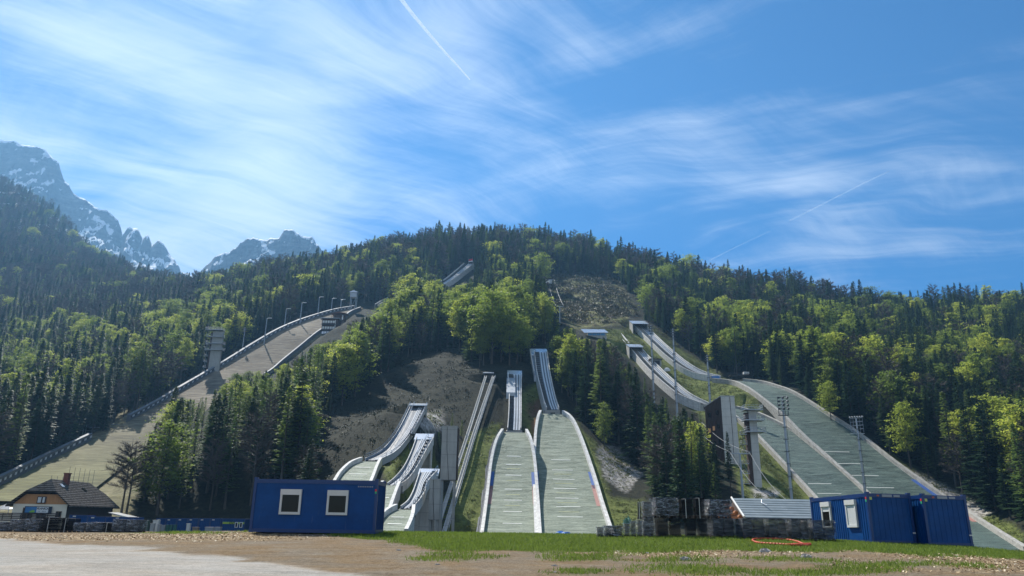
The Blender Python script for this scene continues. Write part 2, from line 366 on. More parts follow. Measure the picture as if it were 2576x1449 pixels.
A = np.zeros((NT+3, NT+3)); A[:NT, :NT] = phi(D)+np.eye(NT)*4e-3; A[:NT, NT] = 1; A[:NT, NT+1:] = X0; A[NT, :NT] = 1; A[NT+1:, :NT] = X0.T
Wt = np.linalg.solve(A, np.concatenate([val, np.zeros(3)]))
RT = np.array([-.95, -.73, -.67, -.62, -.58, -.56, -.53, -.47, -.455, -.375, -.275, -.16, -.08, .06, .15, .26, .37, .48, .62, .715, .95])
RY = np.array([1520, 1500, 1450, 1300, 1280, 1200, 1050, 980, 900, 840, 800, 760, 760, 760, 705, 730, 690, 660, 640, 620, 620.])
def tan_el(u, v):
    F_ = feat(u, v); sh = F_.shape[:-1]; F_ = F_.reshape(-1, 2); out = np.empty(len(F_))
    for i in range(0, len(F_), 20000):
        q = F_[i:i+20000]; d = np.linalg.norm(q[:, None]-X0[None], axis=-1)
        out[i:i+20000] = phi(d)@Wt[:NT]+Wt[NT]+q@Wt[NT+1:]
    return out.reshape(sh)
FLOOR = -3.0
CARVE = []
for k, (Lp, Rp) in RL.items():
    if k[1] == 'lift': off, rad = 2.2, 8
    elif k[0] == 'I': off, rad = {'A': 2.2, 'B': 1.8, 'C': 1.6, 'D': 4.5, 'E': 4.5, 'F': 3.0, 'G': 2.2, 'H': 4.0}[k[1]], 9
    else: off, rad = (.9, 12) if k[1] not in 'GH' else (1.0, 14)
    ys = np.array([p.y for p in Lp])[::-1]
    CARVE.append((ys, np.array([p.x for p in Lp])[::-1], np.array([p.x for p in Rp])[::-1], np.array([p.z for p in Lp])[::-1]-off, rad))
ya = np.array([108.0, 168.0]); CARVE.append((ya, (1092-CX)/1950*ya, (1222-CX)/1950*ya, np.array([-3.2, -3.0]), 7))   # flat foot of the inclined lift
def height(X, Y, detail=True):
    X = np.asarray(X, float); Y = np.asarray(Y, float); u = X/Y
    ry = np.interp(u, RT, RY); yy = np.clip(Y, 145, ry)
    z = EYE+tan_el(np.clip(u, -.95, .95), yy)*Y
    over = np.maximum(Y-ry, 0); zr = z*np.where(over > 0, yy/np.maximum(Y, 1), 1)
    z = np.where(over > 0, zr-over*.35, z)
    w0 = sstep((Y-120)/60.0); z = z*w0+FLOOR*(1-w0)
    if detail:
        a = sstep((Y-150)/150)*sstep((z-0)/12)
        z = z+a*(fbm(X/60, Y/60, 4)*11+fbm(X/12+7, Y/12, 3)*2.0)
    for ys, xl, xr, zz, rad in CARVE:
        inn = (Y > ys[0]-3) & (Y < ys[-1]+6)
        if not inn.any(): continue
        l = np.interp(Y, ys, xl); r = np.interp(Y, ys, xr); t = np.interp(Y, ys, zz)
        d = np.maximum(np.maximum(l-X, X-r), 0); wq = np.where(inn, 1-sstep((d-1.5)/rad), 0)
        z = z*(1-wq)+t*wq
    for ys, xl, xr, zz, rad in CARVE:
        inn = (Y > ys[0]-3) & (Y < ys[-1]+6)
        if not inn.any(): continue
        l = np.interp(Y, ys, xl); r = np.interp(Y, ys, xr); t = np.interp(Y, ys, zz)
        d = np.maximum(np.maximum(l-X, X-r), 0); m = inn & (d < 6)
        z = np.where(m, np.minimum(z, t+np.maximum(d-2.0, 0)*.9), z)
    return np.maximum(z, FLOOR-.2)
def h1(x, y): return float(height(np.array([x]), np.array([y]))[0])
def ground_at(px, py, y0=70, y1=1500):
    d = ray(px, py); Ys = np.geomspace(y0, y1, 700); k = Ys/d[1]
    hz = height(d[0]*k, Ys); rz = EYE+d[2]*k; i = np.argmax(hz > rz)
    if not (hz > rz).any(): i = len(Ys)-1
    return Vector((d[0]*k[i], Ys[i], hz[i]))
# ------------------------------------------------------------------ zones painted on the hillside as cover, not as light
Z_MEADOW = [[(0, 1230), (130, 1160), (264, 1095), (388, 1030), (470, 985), (560, 935), (640, 880), (755, 815), (912, 776), (860, 805), (750, 885), (640, 960), (520, 1010), (380, 1100), (345, 1250), (330, 1310), (0, 1320)],
            [(160, 1140), (300, 1040), (400, 985), (480, 960), (300, 1075)]]
Z_LAWN = [[(960, 1165), (1010, 1130), (1060, 1100), (1100, 1180), (1050, 1300), (1000, 1300)], [(1180, 1090), (1265, 1060), (1225, 1350), (1000, 1350), (1050, 1300), (1130, 1240)], [(1300, 1000), (1375, 940), (1375, 1030), (1340, 1090), (1350, 1200)],
          [(1420, 1030), (1500, 1120), (1530, 1250), (1620, 1260), (1600, 1345), (1500, 1345)], [(1490, 830), (1640, 830), (1790, 930), (1900, 1000), (1990, 1150), (2180, 1260), (1900, 1330), (1830, 1150), (1760, 1040), (1620, 930)],
          [(1900, 955), (2200, 1120), (2576, 1340), (2576, 1400), (2400, 1330)]]
Z_ROCK = [[(1505, 1125), (1540, 1120), (1610, 1190), (1575, 1240), (1520, 1200)], [(2240, 1165), (2330, 1195), (2420, 1245), (2500, 1290), (2440, 1310), (2350, 1235)], [(1060, 1040), (1110, 1030), (1120, 1080), (1060, 1085)],
          [(1890, 1225), (1960, 1235), (1950, 1260), (1900, 1255)]]
Z_CLEAR = [[(1375, 700), (1450, 665), (1530, 690), (1610, 780), (1560, 815), (1440, 830), (1400, 760)]]
Z_SOIL = [[(1330, 1020), (1362, 1000), (1352, 1150), (1340, 1100)]]
def zone(px, py, polys, soft=10):
    m = np.zeros(np.shape(px)); 
    for i in range(5):
        ox = fbm(px/30+i*7, py/30, 2)*60; oy = fbm(px/30, py/30+i*9+40, 2)*40
        q = np.zeros(np.shape(px), bool)
        for P in polys: q |= inpoly(px+ox*soft/14, py+oy*soft/14, P)
        m += q/5.0
    return m
tt = np.concatenate([np.linspace(-1.5, -.86, 24)[:-1], np.linspace(-.86, .9, 430), np.linspace(.9, 1.5, 20)[1:]])
YY = np.concatenate([np.linspace(62, 140, 12)[:-1], np.linspace(140, 340, 150)[:-1], np.geomspace(340, 900, 150)[:-1], np.geomspace(900, 2100, 60)])
T, YG = np.meshgrid(tt, YY); XG = T*YG
ZG = height(XG, YG)
nr, nc = T.shape
idx = np.arange(nr*nc).reshape(nr, nc)
F4 = np.stack([idx[:-1, :-1], idx[:-1, 1:], idx[1:, 1:], idx[1:, :-1]], -1).reshape(-1, 4)
def b_terrain(N):
    v = tcoord(N)
    def at_(n): return N('ShaderNodeAttribute', attribute_name=n).outputs['Fac']
    n1 = noise(N, v, .08, 6, .7); n2 = noise(N, v, .9, 6, .75); n3 = noise(N, v, .25, 5, .7)
    z = N('ShaderNodeSeparateXYZ', {0: v}).outputs[2]
    vz = tcoord(N, 'Object', (.15, .15, 1.4)); ter = noise(N, vz, 1.0, 4, .7)
    base = ramp(N, mth(N, 'ADD', mth(N, 'MULTIPLY', n2, .6), mth(N, 'MULTIPLY', n1, .4)), [(.36, (.010, .012, .008)), (.5, (.023, .025, .016)), (.64, (.05, .05, .03))])
    lawn = ramp(N, mth(N, 'ADD', mth(N, 'MULTIPLY', n2, .5), mth(N, 'MULTIPLY', n3, .5)), [(.36, (.055, .05, .025)), (.48, (.10, .125, .03)), (.60, (.17, .19, .055))])
    mead = ramp(N, mth(N, 'ADD', mth(N, 'MULTIPLY', ter, .45), mth(N, 'ADD', mth(N, 'MULTIPLY', n3, .35), mth(N, 'MULTIPLY', n2, .2))), [(.38, (.13, .11, .07)), (.5, (.20, .185, .10)), (.62, (.30, .26, .175))])
    rock = ramp(N, n2, [(.36, (.10, .09, .08)), (.5, (.33, .31, .28)), (.66, (.55, .53, .50))])
    clr = ramp(N, mth(N, 'ADD', mth(N, 'MULTIPLY', ter, .5), mth(N, 'MULTIPLY', n2, .5)), [(.42, (.035, .032, .02)), (.49, (.10, .095, .045)), (.55, (.20, .21, .055)), (.64, (.30, .27, .14))])
    c = mixc_(N, at_('lawn'), base, lawn); c = mixc_(N, at_('meadow'), c, mead); c = mixc_(N, at_('rock'), c, rock); c = mixc_(N, at_('clear'), c, clr)
    c = mixc_(N, at_('soil'), c, (.16, .085, .05))
    sn = mth(N, 'MULTIPLY', at_('snow'), mth(N, 'GREATER_THAN', noise(N, v, .02, 6, .72), .57))
    c = mixc_(N, sn, c, (.75, .78, .82))
    return bsdf(N, c, .95, 0, .1, mth(N, 'ADD', n2, mth(N, 'MULTIPLY', ter, .4)), .7, .6)
M_terrain = mat('hillside_cover', b_terrain)
me = fastmesh('hillside', np.stack([XG, YG, ZG], -1).reshape(-1, 3), F4, M_terrain, True)
pxg, pyg = proj(XG, YG, ZG); pxg = pxg.ravel(); pyg = pyg.ravel()
def add_attr(me, name, a):
    q = me.attributes.new(name, 'FLOAT', 'POINT'); q.data.foreach_set('value', np.asarray(a, np.float32).ravel())
yf = YG.ravel()
for nm, zn, ym in (('meadow', Z_MEADOW, 520), ('lawn', Z_LAWN, 430), ('rock', Z_ROCK, 330), ('clear', Z_CLEAR, 720), ('soil', Z_SOIL, 300)):
    add_attr(me, nm, zone(pxg, pyg, zn)*(yf < ym))
add_attr(me, 'snow', sstep((pxg*-1+330)/60)*sstep((YG.ravel()-1120)/150)*sstep((700-pyg)/60))
hill = bpy.data.objects.new('hillside', me); C.objects.link(hill); tag(hill, 'wooded hillside rising from the valley floor', kind='structure')
# ------------------------------------------------------------------ rocky mountains
def mountain(name, sky_pts, Yc, x0, x1, label, seed, nx=420, ny=120, depth=900):
    sx = np.array([p[0] for p in sky_pts], float); sy = np.array([p[1] for p in sky_pts], float)
    pts = [at(x, y, Yc) for x, y in sky_pts]; tx = np.array([p.x/Yc for p in pts]); tz = np.array([p.z for p in pts])
    t = np.linspace(at(x0, 600, Yc).x/Yc, at(x1, 600, Yc).x/Yc, nx); s = np.linspace(-1, 1, ny)
    Tm, S = np.meshgrid(t, s); Yb = Yc+S*depth*.5; Xb = Tm*Yb
    top = np.interp(Tm+fbm(Tm*90+seed, S*2, 2)*.004*(1-np.abs(S)), tx, tz)
    rid = 1-np.abs(2*fbm(Xb/170+seed, Yb/300, 5))*2.0
    rid2 = 1-np.abs(2*fbm(Xb/60+seed*3, Yb/120+S*3, 4))*2.0
    prof = np.where(S < 0, 1+S*.62-.10*np.sin(np.abs(S)*9)*np.abs(S), 1-S*.7)
    amp = np.clip(np.abs(S)*6, 0, 1)
    base = 150.0
    Zm = base+(top-base)*prof+amp*(rid-.75)*95+amp*(rid2-.7)*38
    Zm += (1-amp)*(rid2-.8)*12
    idx = np.arange(nx*ny).reshape(ny, nx); Fm = np.stack([idx[:-1, :-1], idx[:-1, 1:], idx[1:, 1:], idx[1:, :-1]], -1).reshape(-1, 4)
    me = fastmesh(name, np.stack([Xb, Yb, Zm], -1).reshape(-1, 3), Fm, M_rock, False)
    o = bpy.data.objects.new(name, me); C.objects.link(o); tag(o, label, kind='structure'); return o
def b_rock(N):
    v = tcoord(N); geo = N('ShaderNodeNewGeometry').outputs['Normal']; nzv = N('ShaderNodeSeparateXYZ', {0: geo}).outputs[2]
    n = noise(N, v, .012, 8, .72); n2 = noise(N, v, .05, 6, .75); st = noise(N, tcoord(N, 'Object', (1, 1, 3.5)), .012, 5, .7)
    c = ramp(N, mth(N, 'ADD', mth(N, 'MULTIPLY', n2, .5), mth(N, 'MULTIPLY', st, .5)), [(.36, (.025, .028, .035)), (.52, (.10, .105, .115)), (.66, (.22, .22, .22))])
    f = mth(N, 'ADD', mth(N, 'MULTIPLY', nzv, .75), mth(N, 'MULTIPLY', n, .9))
    sn = N('ShaderNodeMapRange', {0: f, 1: .88, 2: .95}).outputs[0]
    c = mixc_(N, sn, c, (.85, .87, .90))
    return bsdf(N, c, .85, 0, .1, n2, .8, 12.0)
M_rock = mat('limestone_and_snow', b_rock)
mountain('snowy_mountain', [(-260, 330), (-120, 365), (0, 350), (40, 349), (60, 360), (88, 362), (120, 372), (135, 395), (150, 402), (165, 445), (186, 482), (205, 495), (240, 517), (270, 520), (298, 545), (308, 588), (325, 563),
    (345, 572), (358, 598), (370, 587), (382, 612), (402, 600), (420, 618), (438, 648), (452, 678), (480, 690), (520, 700), (600, 760)], 2700, -260, 590, 'craggy grey limestone peaks streaked with snow', 3)
mountain('rocky_mountain', [(420, 760), (470, 715), (500, 694), (512, 668), (545, 640), (580, 628), (610, 602), (640, 594), (655, 600), (680, 593), (703, 598), (716, 578), (738, 573), (752, 582), (762, 592), (783, 590), (795, 610), (830, 650), (900, 700), (960, 760)],
         2450, 420, 960, 'lower blue grey rock massif with a few snow patches', 11, depth=700)
# ------------------------------------------------------------------ plateau in the foreground
CR = [(-300, 1327, 55), (0, 1331, 52), (200, 1336, 51), (350, 1340, 47), (500, 1339, 42), (640, 1338, 38.8), (950, 1341, 38.8), (1400, 1347, 40), (1700, 1351, 38.5), (1900, 1356, 38), (2100, 1361, 38), (2195, 1366, 39.5), (2330, 1371, 39.2), (2450, 1378, 39), (2560, 1395, 38), (2800, 1420, 38)]
crp = [at(x, y, Y) for x, y, Y in CR]; CX_ = np.array([p.x for p in crp]); CZ_ = np.array([p.z for p in crp]); CY_ = np.array([p.y for p in crp])
def plat(X, Y):
    X = np.asarray(X, float); Y = np.asarray(Y, float)
    zc = np.interp(X, CX_, CZ_); yc = np.interp(X, CX_, CY_)
    s = np.clip((Y-10)/(yc-10), 0, 1); z = zc*(s**1.25)
    over = np.maximum(Y-yc-2.5, 0); z = z-sstep(over/18)*(zc+4.2)
    fal = np.clip((np.abs(X)-45)/60, 0, 1)
    z = z+(fbm(X/4, Y/4, 4)*.10+fbm(X/.8+3, Y/.8, 3)*.035)*sstep((Y-8)/8)
    return z
def ph(x, y): return float(plat(np.array([x]), np.array([y]))[0])
gx = np.concatenate([[-6000, -1500, -400, -150, -90, -60], np.arange(-42, 42.01, .32), [60, 90, 150, 400, 1500, 6000]])
gy = np.concatenate([[-6000, -1000, -200, -60, -20, 0, 8, 14], np.arange(17, 46, .22), np.arange(46, 64, 1.5), [70, 90, 140]])
GX, GY = np.meshgrid(gx, gy); GZ = plat(GX, GY)
GZ = np.where((GY > 64), -4.4, GZ)
gpx, gpy = proj(GX, np.maximum(GY, 1), GZ)
idx = np.arange(GX.size).reshape(GX.shape); Fp = np.stack([idx[:-1, :-1], idx[:-1, 1:], idx[1:, 1:], idx[1:, :-1]], -1).reshape(-1, 4)
ROADL = [(-200, 1341), (0, 1354), (150, 1361), (300, 1372), (450, 1388), (600, 1405), (750, 1423), (900, 1441), (1000, 1453)]
rx = np.array([p[0] for p in ROADL]); ryy = np.array([p[1] for p in ROADL])
def cover(px, py, X, Y):
    """how much road, grass, chips at a point of the plateau"""
    wob = fbm(X/2.2, Y/2.2, 4); wob2 = fbm(X/.7+9, Y/.7, 3)
    road = sstep((py-np.interp(px, rx, ryy)+wob*26+wob2*8)/7)
    # grass: strip along the crest that widens to the right
    gl = np.interp(px, [600, 850, 980, 1100, 1300, 1600, 1900, 2100, 2200, 2576], [1340, 1352, 1368, 1384, 1394, 1391, 1389, 1392, 1394, 1410])
    grass = sstep((gl-py+wob*26)/8)*sstep((px-560)/260+wob)
    pt = np.zeros(np.shape(px))
    for cx_, cy_, rx_, ry_ in [(1700, 1432, 170, 16), (2100, 1440, 170, 12), (1450, 1440, 110, 10), (1950, 1406, 150, 10), (1150, 1398, 130, 9), (430, 1340, 130, 3.5), (1500, 1402, 120, 10), (1700, 1408, 200, 9), (2300, 1420, 150, 12)]:
        pt = np.maximum(pt, sstep(1.25-np.hypot((px-cx_)/rx_, (py-cy_)/ry_)+wob*2.6))
    grass = np.clip(np.maximum(grass, pt*.75), 0, 1)
    ch = np.zeros(np.shape(px))
    for cx_, cy_, rx_, ry_ in [(1780, 1392, 300, 14), (2350, 1398, 300, 15), (2480, 1425, 260, 22), (250, 1351, 420, 11), (640, 1349, 280, 10), (2140, 1383, 130, 8)]:
        ch = np.maximum(ch, sstep(1.3-np.hypot((px-cx_)/rx_, (py-cy_)/ry_)+wob*2.2))
    return road, grass*(1-road), ch*(1-road)
rd, gr, chp = cover(gpx, gpy, GX, GY)
vis = (GY > 15) & (GY < 60)
rd = np.where(vis, rd, (GY < 15)*1.0); gr = np.where(vis, gr, (GY > 60)*.8); chp = np.where(vis, chp, 0)
def b_ground(N):
    v = tcoord(N)
    def at_(n): return N('ShaderNodeAttribute', attribute_name=n).outputs['Fac']
    n1 = noise(N, v, .5, 6, .65); n2 = noise(N, v, 6, 6, .75); n3 = noise(N, v, 24, 4, .7); n4 = noise(N, tcoord(N, 'Object', (.35, 1.2, 1)), 1.6, 5, .7)
    dirt = ramp(N, mth(N, 'ADD', mth(N, 'MULTIPLY', n2, .4), mth(N, 'ADD', mth(N, 'MULTIPLY', n3, .35), mth(N, 'MULTIPLY', n4, .25))), [(.36, (.14, .10, .062)), (.47, (.30, .235, .16)), (.58, (.46, .375, .27)), (.68, (.62, .54, .42))])
    tint = ramp(N, n1, [(.4, (1, .86, .66)), (.6, (.98, .99, 1))])
    dirt = mixc_(N, 1.0, dirt, tint, 'MULTIPLY')
    road = ramp(N, mth(N, 'ADD', mth(N, 'MULTIPLY', n4, .35), mth(N, 'ADD', mth(N, 'MULTIPLY', n2, .3), mth(N, 'MULTIPLY', n3, .35))), [(.36, (.15, .14, .12)), (.5, (.27, .255, .225)), (.64, (.40, .38, .34))])
    grs = ramp(N, mth(N, 'ADD', mth(N, 'MULTIPLY', n2, .6), mth(N, 'MULTIPLY', n1, .4)), [(.38, (.055, .08, .02)), (.52, (.14, .19, .035)), (.64, (.26, .30, .065))])
    vo = N('ShaderNodeTexVoronoi', {'Vector': tcoord(N, 'Object', (1, .6, 1)), 'Scale': 16.0}).outputs['Color']
    vr = N('ShaderNodeSeparateColor', {0: vo}).outputs[0]
    chips = ramp(N, vr, [(.1, (.12, .07, .035)), (.4, (.34, .22, .11)), (.7, (.54, .39, .21)), (.95, (.74, .62, .42))])
    c = mixc_(N, mth(N, 'MULTIPLY', at_('chips'), .85), dirt, chips); gm = mth(N, 'MULTIPLY', at_('grass'), N('ShaderNodeMapRange', {0: n2, 1: .36, 2: .5}).outputs[0])
    gm = mth(N, 'MAXIMUM', gm, mth(N, 'POWER', at_('grass'), 4.0), 0, True)
    road = mixc_(N, mth(N, 'MULTIPLY', N('ShaderNodeMapRange', {0: noise(N, tcoord(N, 'Object', (.12, .5, 1)), 1.0, 5, .7), 1: .46, 2: .66}).outputs[0], .22), road, dirt)
    c = mixc_(N, gm, c, grs); c = mixc_(N, at_('road'), c, road)
    hb = mth(N, 'ADD', mth(N, 'MULTIPLY', n2, 1.0), mth(N, 'ADD', mth(N, 'MULTIPLY', n3, .6), mth(N, 'MULTIPLY', vr, .4)))
    st = mth(N, 'SUBTRACT', 1.0, mth(N, 'MULTIPLY', at_('road'), .75))
    bp = N('ShaderNodeBump', {'Height': hb, 'Strength': st, 'Distance': .16}).outputs[0]
    return N('ShaderNodeBsdfPrincipled', {'Base Color': c, 'Roughness': .95, 'Specular IOR Level': .12, 'Normal': bp}).outputs[0]
M_ground = mat('gravel_grass_and_chips', b_ground)
me = fastmesh('ground', np.stack([GX, GY, GZ], -1).reshape(-1, 3), Fp, M_ground, True)
add_attr(me, 'road', rd); add_attr(me, 'grass', gr); add_attr(me, 'chips', chp)
go = bpy.data.objects.new('ground', me); C.objects.link(go); tag(go, 'gravel yard with grass and wood chips', kind='structure')
# ------------------------------------------------------------------ ski jumps
def sides(L, Rr): return [Vector((b-a).xy.to_3d()).normalized() for a, b in zip(L, Rr)]
def clampsk(p, s, sk):
    return sk
def add_strip(mb, L, Rr, dz=0.0, mi=0, lo=0.0, hi=1.0):
    acc = 0; vs = []; uv = []; prev = None
    for a, b in zip(L, Rr):
        p = a.lerp(b, lo)+Vector((0, 0, dz)); q = a.lerp(b, hi)+Vector((0, 0, dz))
        if prev is not None: acc += (p-prev).length
        prev = p; wd = (q-p).length; vs += [p, q]; uv.append((0, acc, wd))
    n = len(L)
    fs = [(2*i, 2*i+1, 2*i+3, 2*i+2) for i in range(n-1)]
    uvs = [[(-uv[i][2]/2, uv[i][1]), (uv[i][2]/2, uv[i][1]), (uv[i+1][2]/2, uv[i+1][1]), (-uv[i+1][2]/2, uv[i+1][1])] for i in range(n-1)]
    mb.add(vs, fs, mi, uvs)
def smoothed(P, k=2):
    P = [p.copy() for p in P]
    for _ in range(k):
        P = [P[0]]+[(P[i-1]+P[i]*2+P[i+1])/4 for i in range(1, len(P)-1)]+[P[-1]]
    return P
M_line_w = m_plain('white_line', (.75, .77, .70), .6, .1); M_line_y = m_plain('yellow_line', (.55, .56, .22), .6, .1)
M_line_b = m_plain('blue_mat', (.04, .10, .30), .6, .3, 3); M_line_r = m_plain('red_mat', (.34, .17, .14), .6, .25, 3)
def landing(root, key, matm, matw, wall_h, wall_t, skirt, lines=(), blocks=(), pol=None):
    L, Rr = RL[('L', key)]; L = smoothed(L); Rr = smoothed(Rr); S = sides(L, Rr)
    m = MB(); add_strip(m, L, Rr); lo = [a-Vector((0, 0, .5)) for a in L]; ro = [a-Vector((0, 0, .5)) for a in Rr]
    add_strip(m, ro, lo)
    if lines or blocks:
        n = len(L)
        for f, wdt, lo_, hi_, mi in lines:
            i = f*(n-1); a = int(i); b = min(a+1, n-1); t = i-a
            l0 = L[a].lerp(L[b], t); r0 = Rr[a].lerp(Rr[b], t); dv = (L[b]-L[a]).normalized()*wdt
            up = Vector((0, -.02, .05))
            q = [l0.lerp(r0, lo_)+up, l0.lerp(r0, hi_)+up, l0.lerp(r0, hi_)+dv+up, l0.lerp(r0, lo_)+dv+up]
            m.poly(q, mi+1)
        for f0, f1, lo_, hi_, mi in blocks:
            i0 = int(f0*(n-1)); i1 = int(f1*(n-1))+1
            add_strip(m, L[i0:i1+1], Rr[i0:i1+1], .04, mi+1, lo_, hi_)
    m.build('landing_slope', [matm, M_line_w, M_line_y, M_line_b, M_line_r], root, True)
    for P, sg, nm in ((L, -1, 'left'), (Rr, 1, 'right')):
        m = MB(); n = len(P)
        prof = [(0.0, -.45), (0.0, wall_h), (sg*wall_t, wall_h), (sg*wall_t, -skirt), (sg*(wall_t-.25), -skirt), (sg*.15, -.45)]
        if sg > 0: prof = prof[::-1]
        # the wall's top swells gently at the knoll and dies out at its ends
        m.sweep(P, S, prof); m.build('side_wall', matw, root)
    return L, Rr, S
def inrun(root, key, tracks=((.52, .95),), stairs=(.02, .42), wall_h=.8, wall_t=.25, depth=.7, floor_m=None, wall_m=None, bars=0, pillars=0, foot=1.6):
    L, Rr = RL[('I', key)]; L = smoothed(L); Rr = smoothed(Rr); S = sides(L, Rr); n = len(L)
    W = [(b-a).length for a, b in zip(L, Rr)]
    m = MB(); vs = []
    add_strip(m, L, Rr); lo = [a-Vector((0, 0, depth)) for a in L]; ro = [a-Vector((0, 0, depth)) for a in Rr]; add_strip(m, ro, lo)
    deck = m
    for P, sg in ((L, -1), (Rr, 1)):
        m = MB(); prof = [(0, -.1), (0, wall_h), (sg*wall_t, wall_h), (sg*wall_t, -depth-foot), (0, -depth-foot)]
        if sg > 0: prof = prof[::-1]
        m.sweep(P, S, prof); m.build('side_wall', wall_m or M_wall, root)
    for lo_, hi_ in tracks:
        m = MB(); k = 5
        cs = np.linspace(lo_, hi_, k+1)
        for q in range(k):
            if q % 2 == 0: add_strip(m, L, Rr, .16, 0, cs[q], cs[q+1])
            else: add_strip(m, L, Rr, .06, 1, cs[q], cs[q+1])
        m.build('inrun_track', [M_track, M_trackd], root)
    if stairs:
        m = deck; N_ = int(sum((L[i+1]-L[i]).length for i in range(n-1))/1.2)
        for i in range(N_):
            t = i/N_*(n-1); a = int(t); f = t-a; b = min(a+1, n-1)
            l0 = L[a].lerp(L[b], f); r0 = Rr[a].lerp(Rr[b], f); p = l0.lerp(r0, stairs[0]); q = l0.lerp(r0, stairs[1])
            c = (p+q)/2+Vector((0, 0, .14)); m.box(c, ((q-p).length, .62, .2), math.atan2((q-p).y, (q-p).x), 1)
    deck.build('inrun_deck', [floor_m or M_trackd, M_wallw if key in 'FG' else M_dsteel], root)
    if pillars:
        for i in np.linspace(2, n-4, pillars).astype(int):
            m = MB(); c = (L[i]+Rr[i])/2; gz = h1(c.x, c.y)
            if c.z-depth-gz > 1.0:
                m.box((c.x, c.y, (c.z-depth+gz-1)/2), (W[i]*.5, .5, c.z-depth-gz+1)); m.build('pillar', M_conc, root)
    return L, Rr, S
def b_track(N):
    uv = N('ShaderNodeTexCoord').outputs['UV']; n = noise(N, N('ShaderNodeMapping', {'Vector': uv, 'Scale': (3, .3, 1)}).outputs[0], 1.5, 4, .6)
    return bsdf(N, ramp(N, n, [(.3, (.42, .44, .45)), (.7, (.66, .67, .66))]), .3, 0, .6)
M_track = mat('pale_track', b_track)
M_trackd = m_plain('dark_track_bed', (.10, .115, .13), .45, .3, 1.5, 0, .4)
def gate_house(root, px0, px1, py0, py1, Y, hgt, dep, roof_m=None, wall_m=None, slope=.55, back=True):
    """start house open towards the valley: two cheeks, a back wall and a roof leaning with the hill"""
    a = at(px0, py0, Y); b = at(px1, py0, Y); c = at(px0, py1, Y-dep)
    z1 = (a.z+b.z)/2; z0 = z1-dep*slope; x0, x1 = a.x, b.x; zb = z1-hgt; gz = min(h1((x0+x1)/2, Y)-1, zb)
    rm = roof_m or M_roofw; wm = wall_m or M_conc
    m = MB(); m.prism([(x0-.25, Y, z1), (x1+.25, Y, z1), (x1+.25, Y-dep, z0), (x0-.25, Y-dep, z0)], (0, 0, -.28)); m.build('roof', rm, root)
    for x in (x0, x1-.3):
        m = MB(); m.prism([(x, Y, z1-.3), (x, Y-dep+.2, z0-.3), (x, Y-dep+.2, z0-hgt), (x, Y, gz)], (.3, 0, 0)); m.build('cheek_wall', wm, root)
    m = MB(); m.box(((x0+x1)/2, Y-.15, (z1-.35+gz)/2), (x1-x0-.6, .25, z1-.35-gz)); m.build('back_wall', wm, root)
    m = MB(); m.box(((x0+x1)/2, Y-dep*.5, z0-hgt*.75), (x1-x0-.65, dep*.8, .25)); m.build('start_platform', M_dsteel, root)
def takeoff(root, key, drop, extra=.6, mt=None):
    L, Rr = RL[('I', key)]; a = L[-1]; b = Rr[-1]
    m = MB(); c = (a+b)/2; wd = (b-a).length+extra*2
    m.prism([(c.x-wd/2, a.y+2.5, c.z+.35), (c.x-wd/2, a.y+.05, c.z-.1), (c.x-wd/2, a.y+.05, c.z-drop), (c.x-wd/2, a.y+2.5, c.z-drop)], (wd, 0, 0)); m.build('takeoff_block', mt or M_conc, root)
    m = MB(); m.box((c.x, a.y-.02, c.z-drop*.55), (wd*.3, .1, drop*.5)); m.build('takeoff_hatch', M_black, root)
def rail(root, P, S, off, up, h=1.0, step=3, r=.045, name='handrail', mt=None, every=2):
    m = MB(); Q = [Vector(p)+Vector(s)*off+Vector((0, 0, up)) for p, s in zip(P, S)]
    for hh in (h, h*.55): m.path([q+Vector((0, 0, hh)) for q in Q[::every]], r, 4)
    for q in Q[::step]: m.tube(q, q+Vector((0, 0, h)), r, r, 4)
    m.build(name, mt or M_steel, root)
def root_at(name, label, cat, key, group='ski jumps in the valley'):
    L, Rr = RL[('L', key)]; p = (L[-1]+Rr[-1])/2
    t = thing(name, label, cat, (p.x, p.y, h1(p.x, p.y)), 0, group); bpy.context.view_layer.update(); return t
def ladder_lines(fs, lo, hi, mi=0, wd=.28): return [(f, wd, lo, hi, mi) for f in fs]
# --- A, B, C: three small jumps on the left
rA = root_at('ski_jump', 'small jump furthest left, its pale walls bending down behind the blue office container', 'ski jump', 'A')
landing(rA, 'A', M_matt, M_wall, .9, .55, 2.2, ladder_lines((.3, .5, .62), .2, .8))
L, Rr, S = inrun(rA, 'A', ((.55, .80),), (.84, 1.0), .5, .12, .35, bars=1, wall_m=M_steel, foot=.8); rail(rA, L, S, -.3, .2); rail(rA, L, S, .8, .2); rail(rA, Rr, S, .2, .2)
gate_house(rA, 1036, 1075, 1015, 1022, 201, 2.6, 3.0, M_roofw, slope=.25); takeoff(rA, 'A', 1.6, .3, M_dsteel)
m = MB(); a, b = RL[('I', 'A')][0][13], RL[('I', 'A')][1][13]; m.box((b.x+1.4, b.y, b.z+.1), (2.8, 4, .2)); 
for dx, dy in ((.2, -1.8), (2.6, -1.8), (.2, 1.8), (2.6, 1.8)): m.tube((b.x+dx, b.y+dy, b.z-4), (b.x+dx, b.y+dy, b.z+1.1), .08)
m.build('coach_platform', M_dsteel, rA)
rB = root_at('ski_jump', 'middle small jump of the left trio, its start box beside the tall concrete tower', 'ski jump', 'B')
landing(rB, 'B', M_matt, M_wall, .8, .5, 2.2, ladder_lines((.35, .55, .75), .2, .8))
L, Rr, S = inrun(rB, 'B', ((.30, .62),), (.66, 1.0), .45, .14, .4, foot=.9); rail(rB, Rr, S, .15, .2); rail(rB, Rr, S, -1.1, .2)
